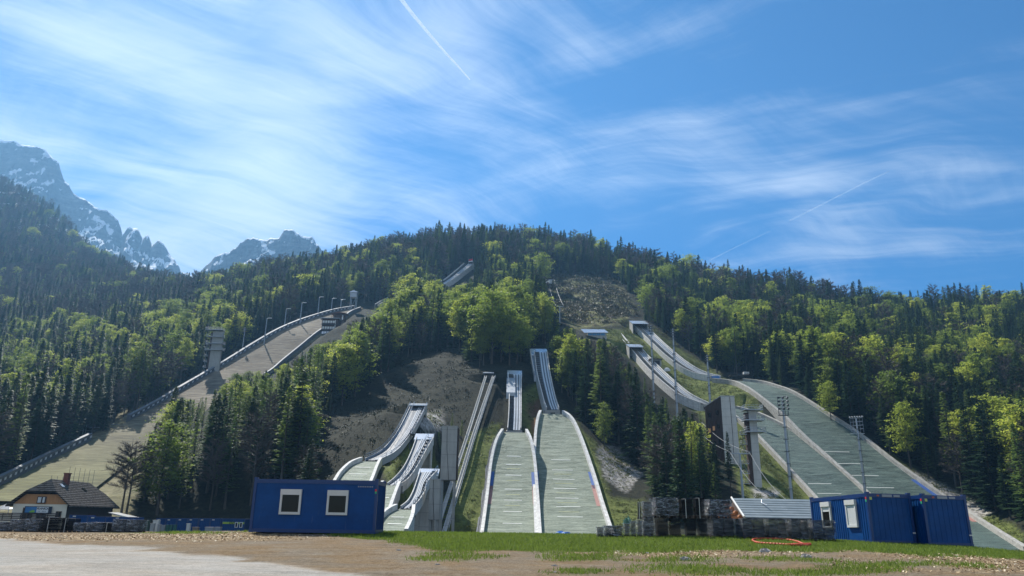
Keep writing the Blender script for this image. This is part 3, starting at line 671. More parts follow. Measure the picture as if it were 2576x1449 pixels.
gate_house(rB, 1049, 1090, 1091, 1101, 161.5, 1.6, 2.6, M_roofw, slope=.55, wall_m=M_concl); takeoff(rB, 'B', 1.3, .3, M_dsteel)
rC = root_at('ski_jump', 'smallest jump of the left trio, its start hut below the tall concrete tower', 'ski jump', 'C')
landing(rC, 'C', M_matt, M_wall, .8, .5, 2.2, ladder_lines((.45, .7), .25, .75))
L, Rr, S = inrun(rC, 'C', ((.30, .66),), (.70, 1.0), .45, .14, .4, foot=.9); rail(rC, Rr, S, .15, .2)
gate_house(rC, 1059, 1103, 1179, 1187, 138.5, 1.5, 2.2, M_roofw, slope=.5, wall_m=M_concl); takeoff(rC, 'C', 1.3, .3, M_dsteel)
# --- D and E: the twin jumps in the middle
rD = root_at('ski_jump', 'left of the twin middle jumps, straight grey green mat slope under a short steep inrun', 'ski jump', 'D')
fl = (.42, .5, .58, .67, .74, .81, .88)
L, Rr, S = landing(rD, 'D', M_matt, M_wall, 1.15, .75, 3.0, ladder_lines(fl, .33, .70, 0, .3)+ladder_lines([f+.035 for f in fl[1:-2]], .36, .66, 1, .15),
                   [(.58, .67, .0, .07, 2), (.67, .76, .0, .07, 3), (.58, .67, .93, 1.0, 2), (.67, .76, .93, 1.0, 3)])
rail(rD, L, S, -1.3, -.4, 1.3, 2, .05, 'stair_railing', M_dsteel)
m = MB(); m.sweep(L, S, [(-1.9, -.9), (-.8, -.9), (-.8, -2.6), (-1.9, -2.6)]); m.build('side_stairs', M_walld, rD)
inrun(rD, 'D', ((.42, .96),), (.02, .36), .9, .25, .8, foot=3.2); gate_house(rD, 1278, 1311.5, 932, 944, 275, 3.6, 4.2, M_roofw, slope=.72); takeoff(rD, 'D', 3.0, .6)
m = MB(); a, b = at(1275, 950, 268), at(1296, 950, 268); c = at(1275, 988, 254)
m.prism([(a.x, 268, a.z), (b.x, 268, a.z), (b.x, 253, c.z), (a.x, 253, c.z)], (0, 0, -2.2)); m.build('start_stairs_deck', M_steel, rD)
rE = root_at('ski_jump', 'bigger right one of the twin middle jumps with a curved right wall', 'ski jump', 'E')
fl = (.50, .57, .635, .70, .765, .82, .875)
L, Rr, S = landing(rE, 'E', M_matt, M_wall, 1.2, .85, 3.4, ladder_lines(fl, .30, .68, 0, .3)+ladder_lines([f+.03 for f in fl[1:-1]], .33, .64, 1, .15),
                   [(.60, .69, .0, .05, 2), (.60, .69, .95, 1.0, 2), (.69, .80, .94, 1.0, 3)])
m = MB(); m.sweep(Rr, S, [(2.0, -1.2), (.9, -1.2), (.9, -3.2), (2.0, -3.2)]); m.build('side_stairs', M_walld, rE)
inrun(rE, 'E', ((.40, .96),), (.02, .34), 1.0, .28, .8, foot=3.6); gate_house(rE, 1334, 1374, 877.5, 887, 304, 4.6, 5.0, M_roofw, slope=.72); takeoff(rE, 'E', 3.2, .6)
m = MB(); a, b = at(1334, 893, 301), at(1358, 893, 301); c = at(1338, 944, 279)
m.prism([(a.x, 300, a.z), (b.x, 300, a.z), (b.x, 279, c.z), (a.x+1, 279, c.z)], (0, 0, -2.4)); m.build('start_stairs_deck', M_steel, rE)
m = MB(); m.sweep([Vector((a.x-.2, 300, a.z+.1)), Vector((a.x+.8, 279, c.z+.1))], [Vector((1, 0, 0))]*2, [(0, 0), (0, 1.6), (.3, 1.6), (.3, 0)]); m.build('stair_parapet', M_wall, rE)
# --- F and G: the big hills on the right
rF = root_at('ski_jump', 'lower of the two big right hills, dark green slope falling behind the lamp masts', 'ski jump', 'F')
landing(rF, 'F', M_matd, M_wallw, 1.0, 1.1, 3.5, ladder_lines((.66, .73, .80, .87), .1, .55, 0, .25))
inrun(rF, 'F', ((.52, .95),), (.02, .44), .9, .35, .8, foot=2.4, wall_m=M_wall, floor_m=M_wallw)
gate_house(rF, 1575, 1609, 866, 878, 364, 6.0, 9.0, M_roofw, M_conc, .36)
a0, a1, b0, b1 = at(1543, 833, 398), at(1575, 868, 368), at(1552, 829, 398), at(1582, 866, 370)
for p, q in ((a0, a1), (b0, b1)):
    m = MB(); m.sweep([p, q], [Vector((1, 0, 0))]*2, [(-.3, -2.2), (-.3, .9), (.3, .9), (.3, -2.2)][::-1]); m.build('upper_inrun_beam', M_wall, rF)
m = MB(); add_strip(m, [a0-Vector((0, 0, .4)), a1-Vector((0, 0, .4))], [b0-Vector((0, 0, .4)), b1-Vector((0, 0, .4))]); m.build('upper_inrun_deck', M_wallw, rF); takeoff(rF, 'F', 2.5, .5)
rG = root_at('ski_jump', 'largest right hill, wide dark green slope with pale walls running down to the lower right', 'ski jump', 'G')
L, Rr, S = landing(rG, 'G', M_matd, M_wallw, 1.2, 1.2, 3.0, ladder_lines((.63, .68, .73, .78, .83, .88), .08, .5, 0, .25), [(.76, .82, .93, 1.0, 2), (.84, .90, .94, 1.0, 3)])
inrun(rG, 'G', ((.52, .95),), (.02, .44), .9, .35, .8, foot=2.0, wall_m=M_wall, floor_m=M_wallw)
gate_house(rG, 1583, 1621, 807, 820, 414, 7.0, 11, M_roofw, M_conc, .40); takeoff(rG, 'G', 2.5, .5)
m = MB(); a = RL[('I', 'G')][0][-1]; m.prism([(a.x-1, a.y, a.z-1.0), (a.x+1, a.y-6, a.z-2.2), (a.x+9, a.y-22, a.z-9), (a.x+9, a.y-22, a.z-13), (a.x+2, a.y-4, a.z-8)], (5, 0, 0)); m.build('knoll_support', M_conc, rG)
m = MB(); m.box((a.x+1.8, a.y-.4, a.z-.2), (3.6, .5, 1.3)); m.build('blue_tarpaulin', M_blueb, rG)
# --- H: the flying hill high on the left
L, Rr = RL[('L', 'H')]; p = (L[-1]+Rr[-1])/2
rH = thing('ski_jump', 'giant brown grassy jump at far left with a dark fenced edge climbing high', 'ski jump', (p.x, p.y, h1(p.x, p.y)), 0, 'ski jumps in the valley'); bpy.context.view_layer.update()
def b_grassslope(N):
    uv = N('ShaderNodeTexCoord').outputs['UV']
    wav = noise(N, N('ShaderNodeMapping', {'Vector': uv, 'Scale': (.12, 1.0, 1)}).outputs[0], 1.0, 5, .7, dist=.8); v = tcoord(N); big = noise(N, v, .035, 4, .6)
    y = N('ShaderNodeSeparateXYZ', {0: uv}).outputs[1]; lowf = N('ShaderNodeMapRange', {0: y, 1: 200, 2: 330}).outputs[0]
    f = mth(N, 'ADD', mth(N, 'MULTIPLY', wav, .65), mth(N, 'MULTIPLY', big, .35))
    c = ramp(N, f, [(.40, (.07, .058, .042)), (.5, (.145, .122, .085)), (.60, (.25, .215, .155))])
    c2 = ramp(N, f, [(.40, (.065, .062, .03)), (.5, (.125, .125, .05)), (.60, (.19, .185, .085))])
    return bsdf(N, mixc_(N, lowf, c, c2), .9, 0, .15, wav, .6, .25)
M_gslope = mat('dry_grass_slope', b_grassslope)
S = sides(L, Rr)
m = MB(); add_strip(m, L, Rr); add_strip(m, [a-Vector((0, 0, .6)) for a in Rr], [a-Vector((0, 0, .6)) for a in L]); m.build('landing_slope', M_gslope, rH, True)
def b_boards(N):
    uv = N('ShaderNodeTexCoord').outputs['UV']; y = N('ShaderNodeSeparateXYZ', {0: uv}).outputs[1]
    k = mth(N, 'LESS_THAN', mth(N, 'FRACT', mth(N, 'DIVIDE', y, 4.2)), .42); return bsdf(N, mixc_(N, k, (.07, .08, .095), (.55, .57, .60)), .6)
M_boards = mat('dashed_distance_boards', b_boards)
def edge_parts(P, S, sg, name, h, t, i0, i1):
    Pn = P[i0:i1]; Sn = S[i0:i1]
    m = MB(); prof = [(0, -.8), (0, h), (sg*t, h), (sg*t, -2.2), (sg*(t-.3), -2.2)]
    if sg > 0: prof = prof[::-1]
    m.sweep(Pn, Sn, prof); m.build('edge_barrier', M_walld, rH)
    m = MB(); m.sweep(Pn, Sn, [(sg*.05, h-.02), (sg*.05, h+.14), (sg*(t+.1), h+.14), (sg*(t+.1), h-.02)][::-sg]); m.build('barrier_top_rail', m_plain('dull_top_rail', (.16, .18, .20), .7, .2, .5), rH)
    m = MB(); m.sweep([p+s_*(-sg*.06) for p, s_ in zip(Pn, Sn)], Sn, [(0, h*.42), (0, h*.72), (sg*.04, h*.72), (sg*.04, h*.42)][::-sg]); m.build('distance_boards', M_boards, rH)
edge_parts(L, S, -1, 'far', 2.3, 1.3, 2, 44); edge_parts(L, S, -1, 'far', 2.5, 1.3, 49, 70)
edge_parts(Rr, S, 1, 'near', 1.4, .8, 2, 30)
inrun(rH, 'H', ((.45, .95),), (.02, .4), 1.1, .4, 1.0, foot=4.5, wall_m=M_wall); 
a, b = at(1170, 662, 612), at(1194, 660, 612)
m = MB(); m.prism([(b.x-7.5, 622, b.z+.3), (b.x+.6, 622, b.z+.3), (b.x+.6, 610, b.z-6.5), (b.x-7.5, 610, b.z-6.5)], (0, 0, -.6)); m.build('roof', M_roofw, rH)
m = MB(); m.prism([(b.x+.0, 622, b.z-.4), (b.x+.0, 610, b.z-7.2), (b.x+.0, 610, b.z-13), (b.x+.0, 622, b.z-9)], (.6, 0, 0)); m.build('cheek_wall', M_conc, rH)
m = MB(); m.box((b.x-3.5, 621.5, b.z-4.5), (7, .5, 9)); m.build('back_wall', M_conc, rH)
# the flag on the start house of the big hill
t = thing('flag', 'small red and white flag flying over the highest start house', 'flag', (b.x-5.6, 616, b.z-3)); 
m = MB(); m.tube((0, 0, 0), (0, 0, 7.5), .09, .06); lobj('flag_pole', m, M_steel, t)
m = MB(); P = [(.1+q*.5, math.sin(q*.9)*.25) for q in range(8)]
for (x0, y0), (x1, y1) in zip(P, P[1:]):
    for k, (z0, z1) in enumerate(((6.4, 7.3), (5.5, 6.4), (4.6, 5.5))): m.poly([(x0, y0, z0+x0*.12), (x1, y1, z0+x1*.12), (x1, y1, z1+x1*.12), (x0, y0, z1+x0*.12)], k)
lobj('flag_cloth', m, [m_plain('red_cloth', (.5, .03, .03), .8, .1), m_plain('red_cloth_mid', (.5, .03, .03), .8, .1), M_white], t)
# --- chair of two rails: inclined lift
L, Rr = RL[('I', 'lift')]; L = smoothed(L); Rr = smoothed(Rr); S = sides(L, Rr); c = (L[-1]+Rr[-1])/2
rl = thing('inclined_lift', 'long inclined lift of two pale rails between the small and the twin jumps', 'lift', (c.x, c.y, h1(c.x, c.y))); bpy.context.view_layer.update()
for P in (L, Rr):
    wv_ = .85
    m = MB(); m.sweep(P, S, [(-wv_/2, -.1), (-wv_/2, .5), (-wv_/2+.14, .5), (-wv_/2+.14, .0), (wv_/2-.14, .0), (wv_/2-.14, .5), (wv_/2, .5), (wv_/2, -.1)][::-1]); m.build('rail_trough', M_concl, rl)
m = MB()
for i in range(0, len(L), 1):
    for f in (0, .5):
        if i+1 < len(L):
            a = L[i].lerp(L[i+1], f); b = Rr[i].lerp(Rr[i+1], f); m.tube(a-Vector((0, 0, .1)), b-Vector((0, 0, .1)), .07, .07, 4)
tie = m.build('cross_ties', M_dsteel, rl); tie['kind'] = 'stuff'
for i in range(1, len(L)-1, 3):
    m = MB()
    for P in (L, Rr):
        gz = h1(P[i].x, P[i].y); m.tube(P[i]-Vector((0, 0, .1)), (P[i].x, P[i].y+.8, gz-.6), .13, .13, 4)
    m.tube(L[i]-Vector((0, 0, .6)), Rr[i]-Vector((0, 0, .6)), .08, .08, 4); m.build('trestle', M_dsteel, rl)
rail(rl, Rr, S, .8, -.2, 1.0, 2, .04)
a = at(1216, 934, 276); b = at(1243, 934, 276)
m = MB(); m.prism([(a.x, 278, a.z+.2), (b.x, 278, a.z+.2), (b.x, 273, a.z-1.0), (a.x, 273, a.z-1.0)], (0, 0, -.25)); m.build('station_roof', M_roofw, rl)
m = MB()
for x in (a.x+.3, b.x-.3):
    for y in (273.4, 277.6): m.tube((x, y, h1(x, y)-1), (x, y, a.z-.7), .12, .12, 4)
m.box(((a.x+b.x)/2, 277.4, a.z-1.4), (b.x-a.x-.6, .2, 2.0)); m.build('station_frame', M_dsteel, rl)
m = MB(); q = at(1093, 1344, 158); m.box((q.x, 158, q.z), (4.2, 2.5, .8)); tag(m.build('concrete_plinth', M_concl), 'low concrete plinth at the foot of the inclined lift', 'plinth')
# ------------------------------------------------------------------ containers
def b_cblue(N):
    v = tcoord(N); n = noise(N, v, .8, 5, .7); d = noise(N, tcoord(N, 'Object', (2, 2, .3)), 2.0, 5, .75)
    c = ramp(N, n, [(.35, (.002, .044, .165)), (.65, (.003, .062, .225))])
    c = mixc_(N, mth(N, 'MULTIPLY', mth(N, 'GREATER_THAN', d, .66), .25), c, (.10, .14, .22))
    return bsdf(N, c, .42, 0, .2, noise(N, v, 3, 3), .08, .02)
M_cblue = mat('container_blue', b_cblue)
M_crail = m_plain('container_rail_blue', (.004, .034, .14), .35, .15, 2, 0, .5)
M_cup = m_plain('shutter_white', (.66, .66, .63), .5, .06)
M_frame = m_plain('window_frame_white', (.62, .61, .57), .5, .08)
M_red = m_plain('red_sticker', (.7, .05, .05), .5, .05); M_green = m_plain('green_sticker', (.04, .42, .16), .5, .05); M_grey = m_plain('grey_plate', (.28, .30, .33), .5, .1)
def container(name, label, org, rz, windows=(), front=True, size=(2.44, 6.06, 2.6), tilt=(0, 0), group=None, stickers=True, detail=True, face_windows=()):
    """origin: near left bottom corner; x along the short face, y away along the long side"""
    W, Ln, H = size; t = thing(name, label, 'container', org, rz, group); t.rotation_euler = (tilt[0], tilt[1], rz)
    m = MB(); m.box((W/2, Ln/2, H/2), (W-.08, Ln-.08, H-.1))
    if detail:
        for side in (0, 1):       # vertical ribs on both long sides
            k = int(Ln/.21)
            for i in range(k):
                y = .18+i*(Ln-.36)/(k-1); 
                if any(abs(y-wy) < ww/2+.1 for sd_, wy, wz, ww, wh, st in windows if sd_ == side): 
                    continue
                m.box((.035 if side == 0 else W-.035, y, H/2), (.03, .035, H-.36))
        k = int(W/.3)
        for i in range(k):
            x = .25+i*(W-.5)/(k-1)
            if face_windows: continue
            for y in (.037, Ln-.037): m.box((x, y, H/2), (.012, .02, H-.36))
    lobj('wall_panels', m, M_cblue, t)
    m = MB(); r = .13
    for x in (r/2, W-r/2):
        for y in (r/2, Ln-r/2): m.box((x, y, H/2), (r, r, H-.02))
        m.box((x, Ln/2, H-.09), (r-.01, Ln-2*r, .19)); m.box((x, Ln/2, .08), (r-.01, Ln-2*r, .16))
    for y in (r/2, Ln-r/2): m.box((W/2, y, H-.09), (W-2*r, r-.01, .19)); m.box((W/2, y, .08), (W-2*r, r-.01, .16))
    lobj('steel_frame', m, M_crail, t)
    m = MB(); m.box((W/2, Ln/2, H-.03), (W-.3, Ln-.3, .04)); lobj('roof_sheet', m, M_steel, t)
    if detail:
        for x in (.08, W-.08):
            for y in (.08, Ln-.08):
                for z in (.05, H+.02): m = MB(); m.box((x, y, z), (.18, .18, .12)); lobj('corner_casting', m, M_crail, t)
    def window(face, u, z, ww, wh, st):
        # face 0: left long side, 2: short near face, 3: right long side
        m = MB(); fr = MB(); out = MB(); th = .06
        def bx(mb, du, dz, su, sz, off, dp):
            if face == 0: mb.box((-off, u+du, z+dz), (dp, su, sz))
            elif face == 3: mb.box((W+off, u+du, z+dz), (dp, su, sz))
            else: mb.box((u+du, -off, z+dz), (su, dp, sz))
        bx(fr, 0, wh/2-.13, ww, .26, .02, .16)
        bx(fr, -ww/2+.05, -.13, .10, wh-.26, .02, .10); bx(fr, ww/2-.05, -.13, .10, wh-.26, .02, .10); bx(fr, 0, -wh/2+.06, ww-.2, .12, .02, .10)
        f = lobj('window', fr, M_frame, t)
        bx(m, 0, -.07, ww-.18, wh-.36, -.005, .05); g_ = lobj('pane', m, M_glass, f)
        if st > 0:
            k = int((wh-.36)*st/.055); top = wh/2-.26
            for i in range(k): bx(out, 0, top-.03-i*.055, ww-.2, .05, .022, .03)
            lobj('roller_shutter', out, M_cup, f)
    for sd_, wy, wz, ww, wh, st in windows: window(0 if sd_ == 0 else 3, wy, wz, ww, wh, st)
    for ux, wz, ww, wh, st in face_windows: window(2, ux, wz, ww, wh, st)
    return t
# big container on the left: its long side faces the camera, so the box is turned a quarter
pL = at(625.5, 1336.5, 37.4); pR = at(944, 1341, 37.4); ptop = at(634, 1204.5, 37.4)
LW = 6.06; zb = (pL.z+pR.z)/2+.0
HH = ptop.z-zb
m_ang = math.atan2((pR-pL).y, (pR-pL).x)
def u_of(px, py): return (at(px, py, 37.4).x-pL.x)/(pR.x-pL.x)*LW
wins = []
for x0, x1, y0, y1 in ((704, 759, 1229, 1292.5), (822.5, 877, 1231.5, 1294)):
    a, b = at((x0+x1)/2, (y0+y1)/2, 37.4), at((x0+x1)/2, y1, 37.4); a0 = at((x0+x1)/2, y0, 37.4)
    wins.append((u_of((x0+x1)/2, (y0+y1)/2), a.z-zb, 1.02, a0.z-b.z, 0.0))
cL = container('office_container', 'big blue office container on the left with two square windows', (pL.x, 37.4, zb-.03), 0, (), size=(6.06, 2.44, HH+.03), face_windows=wins, group='blue containers on the yard edge')
m = MB(); m.box((6.06-.09, -.008, HH-.42), (.09, .012, .10), 0, 0); m.box((6.06-.09, -.008, HH-.53), (.09, .012, .10), 0, 1); lobj('sticker', m, [M_red, M_green], cL)
m = MB()
for i in range(9): m.box((6.06-.95+i*.085, -.012, HH-.26), (.05, .008, .06))
lobj('serial_lettering', m, M_grey, cL)
n1 = at(2196, 1365.5, 40.0); t1 = at(2180, 1239.5, 40.0)
cR = container('office_container', 'blue office container at right with one shuttered and one half open window', (n1.x-.02, 40.0, n1.z-.02), R(6), ((0, 1.62, 1.50, 1.0, 1.42, 1.0), (0, 4.25, 1.50, 1.0, 1.42, .28)), size=(2.44, 6.06, t1.z-n1.z), tilt=(R(-1.3), R(.6)), group='blue containers on the yard edge')
n2 = at(2338, 1371.5, 39.6); t2 = at(2323, 1244, 39.6)
cR2 = container('office_container', 'windowless blue container at the far right, beside its windowed neighbour', (n2.x-.02, 39.6, n2.z-.02), R(6), (), size=(2.44, 6.06, t2.z-n2.z), tilt=(R(-1.3), R(.6)), group='blue containers on the yard edge')
for c, h in ((cR, t1.z-n1.z), (cR2, t2.z-n2.z)):
    m = MB(); m.box((.20, -.006, h-.25), (.13, .012, .14)); lobj('sticker', m, m_plain('yellow_green_sticker', (.45, .5, .15), .5, .1), c)
    m = MB(); m.box((-.008, .10, h-.24), (.012, .10, .12), 0, 0); m.box((-.008, .10, h-.37), (.012, .10, .12), 0, 1); lobj('sticker', m, [M_red, M_green], c)
    m = MB(); m.box((1.12, -.006, h-.10), (.55, .012, .13)); lobj('name_plate', m, M_grey, c)
    m = MB(); m.box((1.66, -.006, h-.10), (.34, .012, .11)); lobj('name_plate', m, M_grey, c)
    m = MB(); m.box((.62, -.006, h-.10), (.12, .012, .07)); lobj('marker_light', m, m_plain('orange_lens', (.45, .10, .03), .3, .1), c)
    m = MB(); m.box((2.36, -.01, .55), (.16, .02, .06)); lobj('door_stay', m, M_frame, c)
# ------------------------------------------------------------------ far containers across the valley floor
def far_box(px0, px1, ytop, ybot, Y, label, ln=6.0, stripe=False, grp='blue containers far across the valley floor', nm='storage_container'):
    a = at(px0, ybot, Y); b = at(px1, ybot, Y); c = at((px0+px1)/2, ytop, Y); H = c.z-a.z; W = b.x-a.x
    t = thing(nm, label, 'container', (a.x, Y, a.z), 0, grp)
    m = MB(); m.box((W/2, ln/2, H/2), (W-.06, ln, H)); 
    for i in range(int(W/.35)): m.box((.2+i*.35, -.02, H/2), (.08, .06, H-.3))
    lobj('wall_panels', m, M_cblue, t)
    m = MB()
    for x in (.07, W-.07): m.box((x, -.01, H/2), (.14, .14, H+.06))
    m.box((W/2, -.01, H-.03), (W, .12, .16)); m.box((W/2, -.01, .05), (W, .12, .14)); lobj('steel_frame', m, M_crail, t)
    if stripe:
        m = MB(); m.box((W*.5, -.06, H*.66), (W*.94, .03, H*.16)); lobj('yellow_stripe', m, m_plain('lime_stripe', (.35, .5, .05), .5, .1), t)
        m = MB()
        for k in range(4): m.prism([(W*.30+k*.32, -.09, H*.55), (W*.30+k*.32+.14, -.09, H*.55), (W*.30+k*.32+.38, -.09, H*.78), (W*.30+k*.32+.24, -.09, H*.78)], (0, .02, 0))
        lobj('slash_logo', m, M_black, t)
        for x in (.64, .84): m = MB(); m.box((W*x, -.10, H*.52), (.62, .06, H*.44), 0, 0); m.box((W*x, -.125, H*.52), (.36, .04, H*.34), 0, 1); lobj('window', m, [M_white, M_glass], t)
    else: m = MB(); m.box((W*.28, -.1, H*.88), (.5, .03, .18)); lobj('label_plate', m, M_frame, t)
    return t
xs = [389, 413.5, 441.5, 469, 497, 526, 553.5]
od = ['first', 'second', 'third', 'fourth', 'fifth', 'sixth']
for i in range(6): far_box(xs[i], xs[i+1]-.6, 1304, 1336, 160, 'plain blue storage container, %s from the left in the far row' % od[i])
far_box(556, 614, 1305, 1336, 160, 'blue container with a lime stripe at the right end of the far row', stripe=True)
far_box(171, 218, 1296, 1320, 128, 'blue cabin with a window in front of the chalet side wall', ln=2.5); far_box(218, 264, 1300, 1320, 128, 'blue cabin with pale doors under the chalet side wall', ln=2.5); far_box(273, 343, 1301, 1322, 135, 'long low blue container right of the chalet', ln=2.5)
# cabinets, bins and pallets in front of the far row
def far_item(px0, px1, ytop, ybot, Y, name, label, cat, col, grp=None):
    a = at(px0, ybot, Y); b = at(px1, ybot, Y); c = at((px0+px1)/2, ytop, Y); H = c.z-a.z; W = b.x-a.x
    t = thing(name, label, cat, (a.x, Y, a.z-.3), 0, grp); mm = m_plain(name+'_paint', col, .5, .15)
    m = MB(); m.box((W/2, W*.35, H/2+.15), (W, W*.7, H+.3)); lobj('cabinet_body', m, mm, t)
    m = MB(); m.box((W/2, W*.35-.05, H+.33), (W+.12, W*.8, .1)); lobj('lid', m, mm, t)
    m = MB(); m.box((W*.5, -.03, H*.5), (W*.8, .05, H*.7)); m.box((W*.8, -.07, H*.5), (.05, .04, .3)); lobj('front_panel', m, mm, t)
far_item(381.5, 396, 1309, 1333, 150, 'electrical_cabinet', 'tall white cabinet at the left end of the far containers', 'cabinet', (.6, .6, .56))
far_item(467.5, 476.5, 1318, 1334, 150, 'electrical_cabinet', 'narrow white cabinet before the middle of the far containers', 'cabinet', (.62, .62, .58))
far_item(376, 386, 1317, 1335, 148, 'crate', 'pale crate left of the white cabinet in the far row', 'crate', (.4, .4, .37)); far_item(395, 402, 1320, 1333, 148, 'crate', 'small grey crate right of the tall white cabinet', 'crate', (.33, .33, .32))
far_item(404, 414, 1322, 1332, 148, 'crate', 'grey crate left of the three green bins', 'crate', (.25, .27, .28))
for i, x in enumerate((416.5, 424.5, 435)): far_item(x, x+7, 1321, 1333, 148, 'wheelie_bin', ['left', 'middle', 'right'][i]+' one of three dark green wheeled bins by the far containers', 'bin', (.03, .12, .09), 'green bins by the far containers')
far_item(483, 497, 1327, 1334, 148, 'crate', 'low brown crate by the far containers', 'crate', (.22, .17, .13)); far_item(515, 534, 1327, 1335, 148, 'pallet_load', 'low grey pallet load by the far containers', 'pallet load', (.33, .34, .36)); far_item(539, 554, 1327, 1335, 148, 'pallet_load', 'grey pallet load beside the striped container', 'pallet load', (.28, .3, .33))
# ------------------------------------------------------------------ stacks of crates on pallets
def b_film(N, lo=.06, hi=.75):
    v = tcoord(N); n = noise(N, N('ShaderNodeMapping', {'Vector': tcoord(N), 'Scale': (1.2, 1.2, 6)}).outputs[0], 1.4, 6, .75, dist=1.5)
    f = N('ShaderNodeMapRange', {0: n, 1: .47, 2: .62, 3: lo, 4: hi}).outputs[0]
    bp = N('ShaderNodeBump', {'Height': n, 'Strength': 1.0, 'Distance': .12}).outputs[0]
    p = N('ShaderNodeBsdfPrincipled', {'Base Color': (.40, .43, .48, 1), 'Roughness': .12, 'Specular IOR Level': 1.0, 'Normal': bp}).outputs[0]
    tr = N('ShaderNodeBsdfTransparent').outputs[0]
    return N('ShaderNodeMixShader', {0: f, 1: tr, 2: p}).outputs[0]
M_film = mat('clear_wrapping_film', b_film); M_filmd = mat('dark_wrapping_film', b_film, lo=.03, hi=.42)
M_mats = m_plain('black_matting', (.010, .012, .016), .6, .5, 4, 0, .15); M_matg = m_plain('grey_brown_matting', (.085, .075, .07), .6, .5, 5)
M_pallet = m_plain('old_pallet_wood', (.05, .042, .036), .85, .3, 3); M_strap = m_plain('pale_strap', (.5, .5, .48), .5, .1)
def load(px0, px1, ybase, Y, h, label, kind='film', zoff=0.0, base=True, dep=1.0, rz=0.0, grp='pallet loads of stacked mats', rnd=random.Random(4), straps=True):
    px0 += .8; px1 -= .8; h *= rnd.uniform(.98, 1.08); rz += R(rnd.uniform(-3, 3)); a = at(px0, ybase, Y); b = at(px1, ybase, Y); W = b.x-a.x; gz = ph((a.x+b.x)/2, Y)-.03+zoff if zoff is not None else a.z
    if zoff is not None and abs(gz-a.z) > .25 and zoff == 0: gz = a.z
    Xm = (a.x+b.x)/2
    if Xm > 0:      # the left flank shows too: the front face is narrower than the whole
        rz += R(6); dep = min(dep, W*.9); W2 = W*.93; Xm = b.x-W2/2-.02; W = W2
    t = thing('pallet_load', label, 'pallet load', (Xm-math.sin(rz)*dep/2, Y+dep/2, gz), rz, grp)
    z = 0
    if base:
        m = MB()
        for y in (-dep/2+.06, 0, dep/2-.06):
            for x in (-W/2+.08, 0, W/2-.08): m.box((x, y, .07), (.12, .12, .09))
            m.box((0, y, .015), (W-.04, .12, .025))
        for i in range(6): m.box((-W/2+.1+i*(W-.2)/5, 0, .13), (.11, dep, .025))
        lobj('pallet', m, M_pallet, t); z = .145
    m = MB(); nl = max(6, int((h-z)/.055)); lh = (h-z)/nl; cols = 1 if W < .7 else 2
    for c in range(cols):
        for i in range(nl):
            ww = W/cols-.05; ox = -W/2+(c+.5)*W/cols+rnd.uniform(-.014, .014); oy = rnd.uniform(-.02, .02); hh = lh*rnd.uniform(.62, .9)
            m.box((ox, oy, z+(i+.5)*lh), (ww-rnd.uniform(0, .05), dep-.08-rnd.uniform(0, .05), hh), rnd.uniform(-.012, .012))
    lobj('mat_stack', m, M_matg if kind == 'brown' else M_mats, t)
    if kind in ('film', 'brown'):
        nx, nz_ = 28, 12; V = []; F = []
        ring = []
        for i in range(nx):
            s = i/nx*4; k = int(s); f = s-k
            c0 = [(-1, -1), (1, -1), (1, 1), (-1, 1)]; p, q = c0[k], c0[(k+1) % 4]; ring.append((p[0]*(1-f)+q[0]*f, p[1]*(1-f)+q[1]*f))
        sd_ = rnd.uniform(0, 100); m = MB()
        for j in range(nz_):
            zz = z*.7+(h+.015-z*.7)*j/(nz_-1)
            for i, (x, y) in enumerate(ring):
                o = .03+.045*float(fbm(np.array([i*.7+sd_]), np.array([j*.8]))[0]); rr = .97 if j == nz_-1 else 1
                V.append(((x*(W/2+o))*rr, (y*(dep/2+o))*rr, zz+.03*float(fbm(np.array([i*1.3]), np.array([sd_]))[0])))
        for j in range(nz_-1):
            for i in range(nx): F.append((j*nx+i, j*nx+(i+1) % nx, (j+1)*nx+(i+1) % nx, (j+1)*nx+i))
        m.add(V, F+[tuple((nz_-1)*nx+i for i in range(nx))]); lobj('film_wrap', m, M_filmd if 'dark' in label or 'lower' in label else M_film, t)
    elif straps:
        for x in (-W*.12,):
            m = MB(); m.box((x, -dep/2-.0, h/2), (.03, .012, h)); m.box((x, 0, h+.008), (.03, dep, .012)); m.box((x, dep/2, h/2), (.03, .012, h)); m.box((x, 0, z), (.03, dep, .01)); lobj('strap', m, M_strap, t)
    return gz+h
G1 = 'pallet loads between the green bank and the right containers'
low = [(1502, 1522, .50, 'brown', 'low brown wrapped load, leftmost of the right hand stacks'), (1523, 1570, .52, 'film', 'low wide wrapped load, second from the left of the right hand stacks'),
       (1572, 1588, .62, 'brown', 'narrow wrapped load carrying a tuft of green netting'), (1589, 1604, .74, 'brown', 'narrow pale wrapped load right of the netting'), (1605, 1620, .80, 'brown', 'narrow wrapped load directly left of the double stacks'),
       (1620, 1650, .86, 'film', 'pale wrapped load at the bottom left of the double stacks'), (1652, 1687, .92, 'bare', 'bare black load, lower row, under the widest wrapped load'), (1689, 1719, .92, 'bare', 'bare black load, lower row, left of the strap end'),
       (1727, 1757, .92, 'bare', 'bare black lower load under the first strapped black stack'), (1759, 1786, .92, 'bare', 'bare black lower load under the second strapped black stack'), (1790, 1853, .90, 'film', 'wrapped lower load under the rightmost upper one')]
for x0, x1, h, k, lb in low: load(x0, x1, 1350, 38.6, h, lb, k, 0.0, True, 1.0, R(1.5), G1, straps=False)
